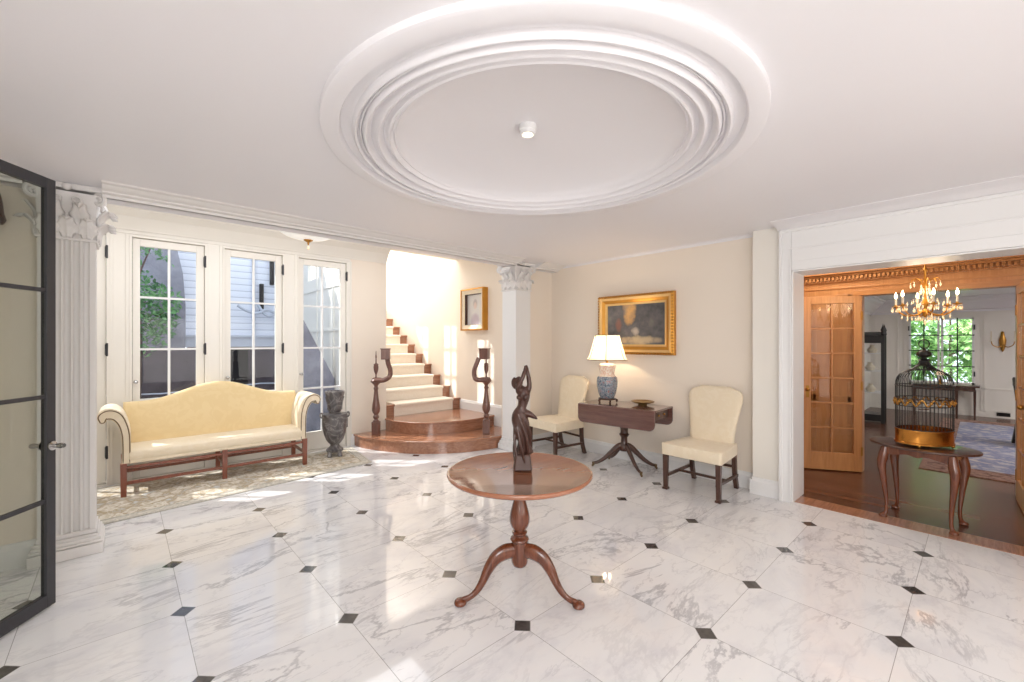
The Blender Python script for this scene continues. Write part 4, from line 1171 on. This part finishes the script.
pn.box(12.77, 12.8, -5, 1.72, 0, .10)
S_(pn, 'trim_13', M['alcove'])
r = thing('window_4', 'pair of white casements full of green leaves in the far sitting room', 'window', (12.78, .585, 0), kind='structure')
MB().box(0, .019, -.50, .48, .52, .60).box(0, .019, -.50, .48, 2.01, 2.09).box(0, .02, -.58, -.50, .52, 2.09).box(0, .02, .48, .56, .52, 2.09).build('casing', M['alcove'], r)
def m_foliage():
    # the garden seen beyond stands right outside; built as real leaves below
    return M['leafbright']
for s, (a, b_) in enumerate(((-.50, -.02), (.0, .48))):
    f = MB(); z0, z1 = .62, 2.0
    f.box(-.02, .012, a, a + .035, z0, z1).box(-.02, .012, b_ - .035, b_, z0, z1).box(-.02, .012, a, b_, z0, z0 + .05).box(-.02, .012, a, b_, z1 - .035, z1)
    f.build('leaf_frame', M['trim'], r)
    g = MB(); m_ = (a + b_)/2; g.box(-.022, -.005, m_ - .01, m_ + .01, z0, z1)
    for i in range(1, 4): z = z0 + .05 + (z1 - z0 - .085)*i/4; g.box(-.022, -.005, a, b_, z - .01, z + .01)
    g.build('glazing_bars', M['steel'], r)
    MB().box(-.004, -.001, a + .03, b_ - .03, z0 + .04, z1 - .03).build('pane', M['glass'], r)
    for z in (.85, 1.8): MB().box(-.04, -.015, (a - .01 if s == 0 else b_ - .012), (a + .012 if s == 0 else b_ + .01), z - .05, z + .05).build('hinge', M['steel'], r)
# sitting-room rug
lr = thing('large_rug', 'large blue-grey rug with rust border on the sitting room floor', 'rug', (0, 0, 0))
MB().box(7.0, 12.0, -3.6, .50, .0, .008).build('border', M['bluerugb'], lr)
MB().box(7.40, 11.6, -3.2, .26, .002, .010).build('field', M['bluerug'], lr)
# console table
ct = thing('console_table', 'dark narrow console table under the far window', 'table', (12.52, .53, 0))
MB().box(-.2, .2, -.52, .50, .60, .635).build('tabletop', M['darkwood'], ct, bevel=.004)
MB().box(-.17, .17, -.46, .45, .52, .60).build('apron', M['darkwood'], ct)
for x in (-.16, .16):
    for y in (-.45, -.2, .43): MB().taper((x, y, 0), (x, y, .53), (.026, .026), (.04, .04)).build('leg', M['darkwood'], ct)
sl = thing('small_lamp', 'small lit lamp with pink shade on the console under the far window', 'lamp', (12.45, .56, .635)); sl.scale = (.7, .7, .7)
MB().lathe([(.001, 0), (.05, 0), (.05, .012), (.02, .03), (.03, .07), (.035, .11), (.015, .16), (.008, .2), (.008, .3), (.001, .3)], seg=16).build('base', M['brass'], sl, smooth=True)
MB().lathe([(.11, .27), (.055, .40)], seg=24, cap=False).build('lamp_shade', M['smallshade'], sl, smooth=True)
def sconce(name, label, loc, rz):
    t = thing(name, label, 'sconce', loc, rz)
    MB().lathe([(.001, -.20), (.02, -.16), (.045, -.05), (.05, .04), (.03, .12), (.02, .2), (.001, .21)], seg=12, sy=.5).build('backplate', M['brass'], t, smooth=True)
    for s in (-1, 1):
        a = MB().tube(spline([(0, -.02, -.05), (s*.06, -.06, -.10), (s*.13, -.09, -.06), (s*.15, -.10, .02)], 5), .009, 7).build('arm', M['brass'], t, smooth=True)
        MB().lathe([(.03, .0), (.035, .015), (.011, .015), (.011, .20), (.001, .205)], (s*.15, -.10, .01), 10).build('candle', M['candle'], a)
    return t
sconce('wall_sconce', 'bronze two-candle wall sconce right of the far window', (12.775, -.29, 1.50), math.radians(-90))
# small crystal sconce on the pine jamb at the right edge
cs = thing('crystal_sconce', 'tiny crystal sconce on the honey pine door casing at the right edge', 'sconce', (XH - .028, -.262, 1.80), math.radians(-90))
MB().lathe([(.001, -.06), (.02, -.03), (.022, .03), (.001, .07)], seg=10, sy=.5).build('backplate', M['gold'], cs, smooth=True)
for z in (.1, .03, -.05, -.1):
    MB().lathe([(.0005, -.03), (.012, -.008), (.008, .006), (.0005, .014)], (0, -.03, z), 6).build('crystal', M['crystal'], cs)
# glazed display cabinet
def cabinet(loc, rz, label):
    t = thing('display_cabinet', label, 'cabinet', loc, rz)
    w, d, h = .46, .36, 1.62
    for x in (-w/2, w/2):
        for y in (-d/2, d/2):
            p = MB().box(x - .028, x + .028, y - .028, y + .028, 0, h).build('post', M['black'], t, bevel=.004)
            MB().lathe([(.02, 0), (.038, .02), (.028, .07), (.036, .10), (.012, .17), (.001, .22)], (x, y, h), 10).build('finial', M['black'], p, smooth=True)
    MB().box(-w/2, w/2, -d/2, d/2, .04, .16).build('plinth', M['black'], t, bevel=.004)
    MB().box(-w/2, w/2, -d/2, d/2, h - .14, h).prism([(-w/2, h), (0, h + .07), (w/2, h)], -d/2, d/2, 'y').build('cornice', M['black'], t, bevel=.004)
    MB().box(-w/2 + .02, w/2 - .02, -d/2 + .004, -d/2 + .008, .16, h - .14).box(-w/2 + .02, w/2 - .02, d/2 - .008, d/2 - .004, .16, h - .14).box(-w/2 + .004, -w/2 + .008, -d/2, d/2, .16, h - .14).build('glass_panes', M['glass'], t)
    for z in (.55, .95, 1.28): MB().box(-w/2, w/2, -d/2, d/2, z, z + .014).build('shelf', M['trim'], t)
    return t
cabinet((10.5, 1.40, 0), math.radians(4), 'tall black framed glazed display cabinet with spired posts at the left of the sitting room')
for i, (x, y, z) in enumerate(((10.45, 1.38, 1.294), (10.52, 1.42, .964), (10.45, 1.40, .564))):
    v = MB().lathe([(.001, 0), (.05, 0), (.07, .03), (.08, .06), (.05, .10), (.03, .13), (.045, .15), (.001, .15)], seg=18).build('china_vase', M['candle'], None, smooth=True, loc=(x, y, z))
    tag(v, ['small pale china vase on the top shelf of the black display cabinet', 'small pale china vase on the middle shelf of the black display cabinet', 'small pale china vase on the lowest shelf of the black display cabinet'][i], 'vase', 'china vases in the cabinet')
# dark chair cut by the right jamb
dc = thing('dark_chair', 'dark wooden chair with a pale top rail mostly hidden by the right door jamb', 'chair', (9.6, -.62, .012), math.radians(15))
MB().box(-.22, .22, -.22, .22, .42, .47).build('seat', M['black'], dc, bevel=.01)
for x in (-.19, .19):
    MB().taper((x, -.19, 0), (x, -.19, .43), (.03, .03), (.04, .04)).build('leg', M['black'], dc)
    MB().taper((x, .26, 0), (x, .19, .43), (.03, .03), (.04, .04)).taper((x, .19, .43), (x, .25, .95), (.035, .035), (.028, .028)).build('leg', M['black'], dc)
MB().box(-.2, .2, .235, .262, .84, .97).build('top_rail', M['black'], dc, bevel=.008); MB().box(-.05, .05, .21, .235, .47, .86).build('splat', M['black'], dc)
ov = MB().box(-.008, .0, -.09, .09, -.035, .035).build('floor_vent', M['black'], None, loc=(12.768, -.30, .075)); tag(ov, 'small black outlet plate low on the far sitting room wall', 'outlet')
ov2 = None

# ------------------------------------------------------------------ outside: neighbours, trees
def ext(mb, name, label, cat, mat, **k): return tag(mb.build(name, mat, None, **k), label, cat)
nb = thing('neighbour_house', 'white clapboard upper storey of the house seen through the windows', 'house', (0, 0, 0))
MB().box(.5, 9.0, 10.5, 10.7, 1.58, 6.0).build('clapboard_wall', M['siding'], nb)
MB().box(.5, 2.89, 10.40, 10.52, 1.40, 1.60).box(.5, 2.89, 10.36, 10.54, 1.60, 1.64).box(2.06, 2.12, 10.44, 10.52, 1.6, 6).build('trim_board', M['extwhite'], nb)
MB().box(1.0, 3.0, 10.9, 11.1, -.3, 1.5).build('lower_wall', M['darkstone'], nb)
MB().box(1.68, 2.05, 10.8, 10.92, -.3, 1.5).build('dark_opening', M['void'], nb)
wf = MB().box(2.20, 2.27, 10.42, 10.5, 2.15, 2.75).build('window', M['void'], nb)
wf2 = MB().box(2.40, 2.47, 10.42, 10.5, 2.75, 3.3).build('window', M['void'], nb)
MB().box(2.9, 9.0, 10.3, 10.6, -.3, 6).build('panelled_wall', M['extwhite'], nb)
b_ = MB()
for z in (.9, 1.5, 2.0, 3.0): b_.box(3.0, 9.0, 10.26, 10.3, z, z + .03)
for x in (3.7, 4.3): b_.box(x, x + .04, 10.26, 10.3, -.3, 6)
b_.build('wall_boards', M['extwhite'], nb)
MB().tube(spline([(1.75, 10.2, 2.25), (1.9, 10.2, 2.15), (2.1, 10.2, 2.1), (2.3, 10.2, 2.18), (2.6, 10.2, 2.0)], 5), .03, 8).tube(spline([(2.1, 10.2, 2.3), (2.3, 10.2, 2.05), (2.6, 10.2, 2.2)], 5), .028, 8).build('scrolled_bracket', M['extwhite'], nb, smooth=True)
wg = MB().prism([(1.92, -.3), (2.82, -.3), (2.82, .84), (2.31, 1.86), (1.92, 2.5)], 7.8, 7.95, 'y')  # added slab, its sloping outline stands in for a cast shadow
ext(wg, 'shadow_slab', 'grey sloping slab in place of the diagonal cast shadow outside the right window', 'wall', M['stone'])
sb = MB().prism([(-6, -.3), (.86, -.3), (.90, 1.6), (.90, 2.2), (.86, 2.8), (.76, 3.3), (.66, 3.7), (.62, 6), (-6, 6)], 10.15, 10.33, 'y')
ext(sb, 'stucco_building', 'dark grey stucco building outside the left window', 'building', M['stone'])
lw = MB().box(-6, 2.9, 9.6, 9.75, -.3, 1.38); 
ext(MB().box(-6, 1.12, 9.85, 10.1, -.3, 1.35), 'garden_wall', 'low dark garden wall outside the left window', 'wall', M['darkstone'])
ext(MB().tube([(-2, 9.4, .72), (.5, 9.4, .62), (2.0, 9.4, .70), (2.8, 9.4, .66)], .012, 6), 'garden_cable', 'pale cable sagging across outside the windows', 'cable', M['extwhite'])
S_(MB().box(-12, 14, 6.36, 14, -.4, -.12), 'floor_outside', M['paving'])
def tree(name, label, c_, rad, n, size, mat, trunk=True, seed=1):
    rnd = random.Random(seed); t = thing(name, label, 'tree', c_)
    m = MB()
    for i in range(n):
        while True:
            p = Vector((rnd.uniform(-1, 1), rnd.uniform(-1, 1), rnd.uniform(-1, 1)))
            if p.length < 1: break
        p = Vector((p.x*rad[0], p.y*rad[1], p.z*rad[2]))
        if noise.noise(p*1.6) < -.12: continue
        R = Matrix.Rotation(rnd.uniform(0, 6.28), 3, 'Z') @ Matrix.Rotation(rnd.uniform(-1, 1), 3, 'X') @ Matrix.Rotation(rnd.uniform(-.8, .8), 3, 'Y')
        s = size*rnd.uniform(.7, 1.3)
        q = [Vector((0, -s, 0)), Vector((s*.4, -s*.2, .1*s)), Vector((s*.28, s*.5, 0)), Vector((0, s, -.1*s)), Vector((-s*.28, s*.5, 0)), Vector((-s*.4, -s*.2, .1*s))]
        m.add([p + R @ v for v in q], [(0, 1, 2, 3, 4, 5)])
    m.build('foliage', mat, t)
    if trunk:
        tm = MB().tube([(0, 0, -c_[2] - .2), (.05, 0, -rad[2]*.5), (0, 0, rad[2]*.5)], [.07, .05, .015], 8)
        for k in range(6):
            a = k*1.1; tm.tube([(0, 0, -rad[2]*.5 + k*.15), (rad[0]*.6*math.cos(a), rad[1]*.6*math.sin(a), -rad[2]*.2 + k*.25)], [.02, .006], 5)
        tm.build('trunk', M['darkwood'], t)
    return t
tree('leafy_tree', 'green leafy tree outside the left window', (.16, 9.3, 2.2), (.62, .5, 1.0), 2600, .055, M['leaf'], True, 3)
for i in range(3):
    tree('garden_tree', ['bright green garden tree filling the left pane of the far window', 'bright green garden tree filling the right pane of the far window', 'dense green tree farther back between the two garden trees'][i],
         [(15.0, 1.5, 1.6), (15.2, -.35, 1.5), (17.9, .6, 1.6)][i], [(.9, .95, 1.5), (.9, .88, 1.6), (1.0, 2.6, 2.2)][i], 3200, .11, M['leafbright'], True, 11 + i)
S_(MB().box(13.0, 20, -5, 5, -.4, -.1), 'ground_garden', M['leafbright'])

# far wall needs its window hole: rebuild it in four pieces
o = bpy.data.objects['wall_sitting_far']; bpy.data.objects.remove(o)
S_(MB().box(12.8, 13.0, -5, .085, 0, 2.6).box(12.8, 13.0, 1.065, 1.9, 0, 2.6).box(12.8, 13.0, .085, 1.065, 0, .62).box(12.8, 13.0, .085, 1.065, 2.0, 2.6), 'wall_sitting_far', M['alcove'])

# ------------------------------------------------------------------ lights
def light(name, typ, loc, energy, col=(1, 1, 1), rot=(0, 0, 0), **k):
    l = bpy.data.lights.new(name, typ); l.energy = energy; l.color = col
    for a, v in k.items(): setattr(l, a, v)
    o = bpy.data.objects.new(name, l); C.objects.link(o); o.location = loc; o.rotation_euler = rot
    return o
sd = Vector((.50, -.52, -.80)).normalized()
sun = light('sun', 'SUN', (0, 12, 10), 6.5, (1, .97, .93), angle=.012)
sun.rotation_euler = sd.to_track_quat('-Z', 'Y').to_euler()
light('stair_fill', 'AREA', (3.7, 8.1, 4.66), 110, (1, .985, .97), shape='RECTANGLE', size=1.2, size_y=3.4)  # added lamp under the stairwell ceiling, hidden by the beam
light('alcove_fill', 'AREA', (.9, 4.95, 2.93), 36, (.95, .97, 1), shape='RECTANGLE', size=4.2, size_y=.9)  # added lamp under the alcove ceiling, out of view, brightens the alcove
light('room_fill', 'AREA', (-.9, -1.1, 1.75), 90, (.97, .985, 1), (math.radians(66), 0, math.radians(-44)), shape='RECTANGLE', size=2.0, size_y=1.4)
light('room_fill_up', 'AREA', (-.7, -.9, .35), 7, (.92, .96, 1), (math.radians(150), 0, math.radians(-44)), shape='RECTANGLE', size=2.2, size_y=1.6)  # added fill lamp behind the camera, aimed at the ceiling
light('room_fill_side', 'AREA', (2.2, -1.35, 1.3), 34, (1, .96, .92), (math.radians(90), 0, 0), shape='RECTANGLE', size=3.6, size_y=1.6)  # added fill lamp by the near wall, unseen
light('lamp_bulb', 'POINT', (4.43, 3.11, TZ + .66), 13, (1, .76, .52), shadow_soft_size=.05)
light('chandelier_glow', 'POINT', (5.55, .35, 1.98), 5, (1, .80, .56), shadow_soft_size=.15)
light('hall_fill', 'AREA', (5.6, 1.2, 2.68), 16, (1, .88, .74), shape='DISK', size=.8)  # extra area lamp under the hall ceiling, without a fitting
light('sitting_fill', 'AREA', (9.5, -2.5, 2.38), 120, (1, .98, .96), shape='RECTANGLE', size=2.5, size_y=2.5)  # added unseen lamp that brightens the sitting room walls
light('garden_fill', 'AREA', (14.2, .6, 4.2), 420, (1, 1, .92), shape='DISK', size=2.0)  # added area lamp over the garden trees, separate from the sun

w = bpy.data.worlds.new('sky'); sc.world = w; w.use_nodes = True
nt = w.node_tree; nt.nodes.clear()
bg = nt.nodes.new('ShaderNodeBackground'); ou = nt.nodes.new('ShaderNodeOutputWorld')
bg.inputs[0].default_value = (.80, .89, 1, 1); bg.inputs[1].default_value = 1.9
nt.links.new(bg.outputs[0], ou.inputs[0])

cam = bpy.data.cameras.new('camera'); co = bpy.data.objects.new('camera', cam); C.objects.link(co)
co.location = (0, 0, 1.5); co.rotation_euler = (math.radians(90), 0, math.radians(47.6 - 90))
cam.sensor_width = 36; cam.lens = 428/1024*36; cam.shift_y = 1.0/1024; cam.clip_start = .05; cam.clip_end = 200
sc.camera = co
sc.view_settings.view_transform = 'Standard'; sc.view_settings.look = 'None'; sc.view_settings.exposure = 0
sc.cycles.use_denoising = True
sc.cycles.max_bounces = 10; sc.cycles.transparent_max_bounces = 12
sc.cycles.sample_clamp_indirect = 6
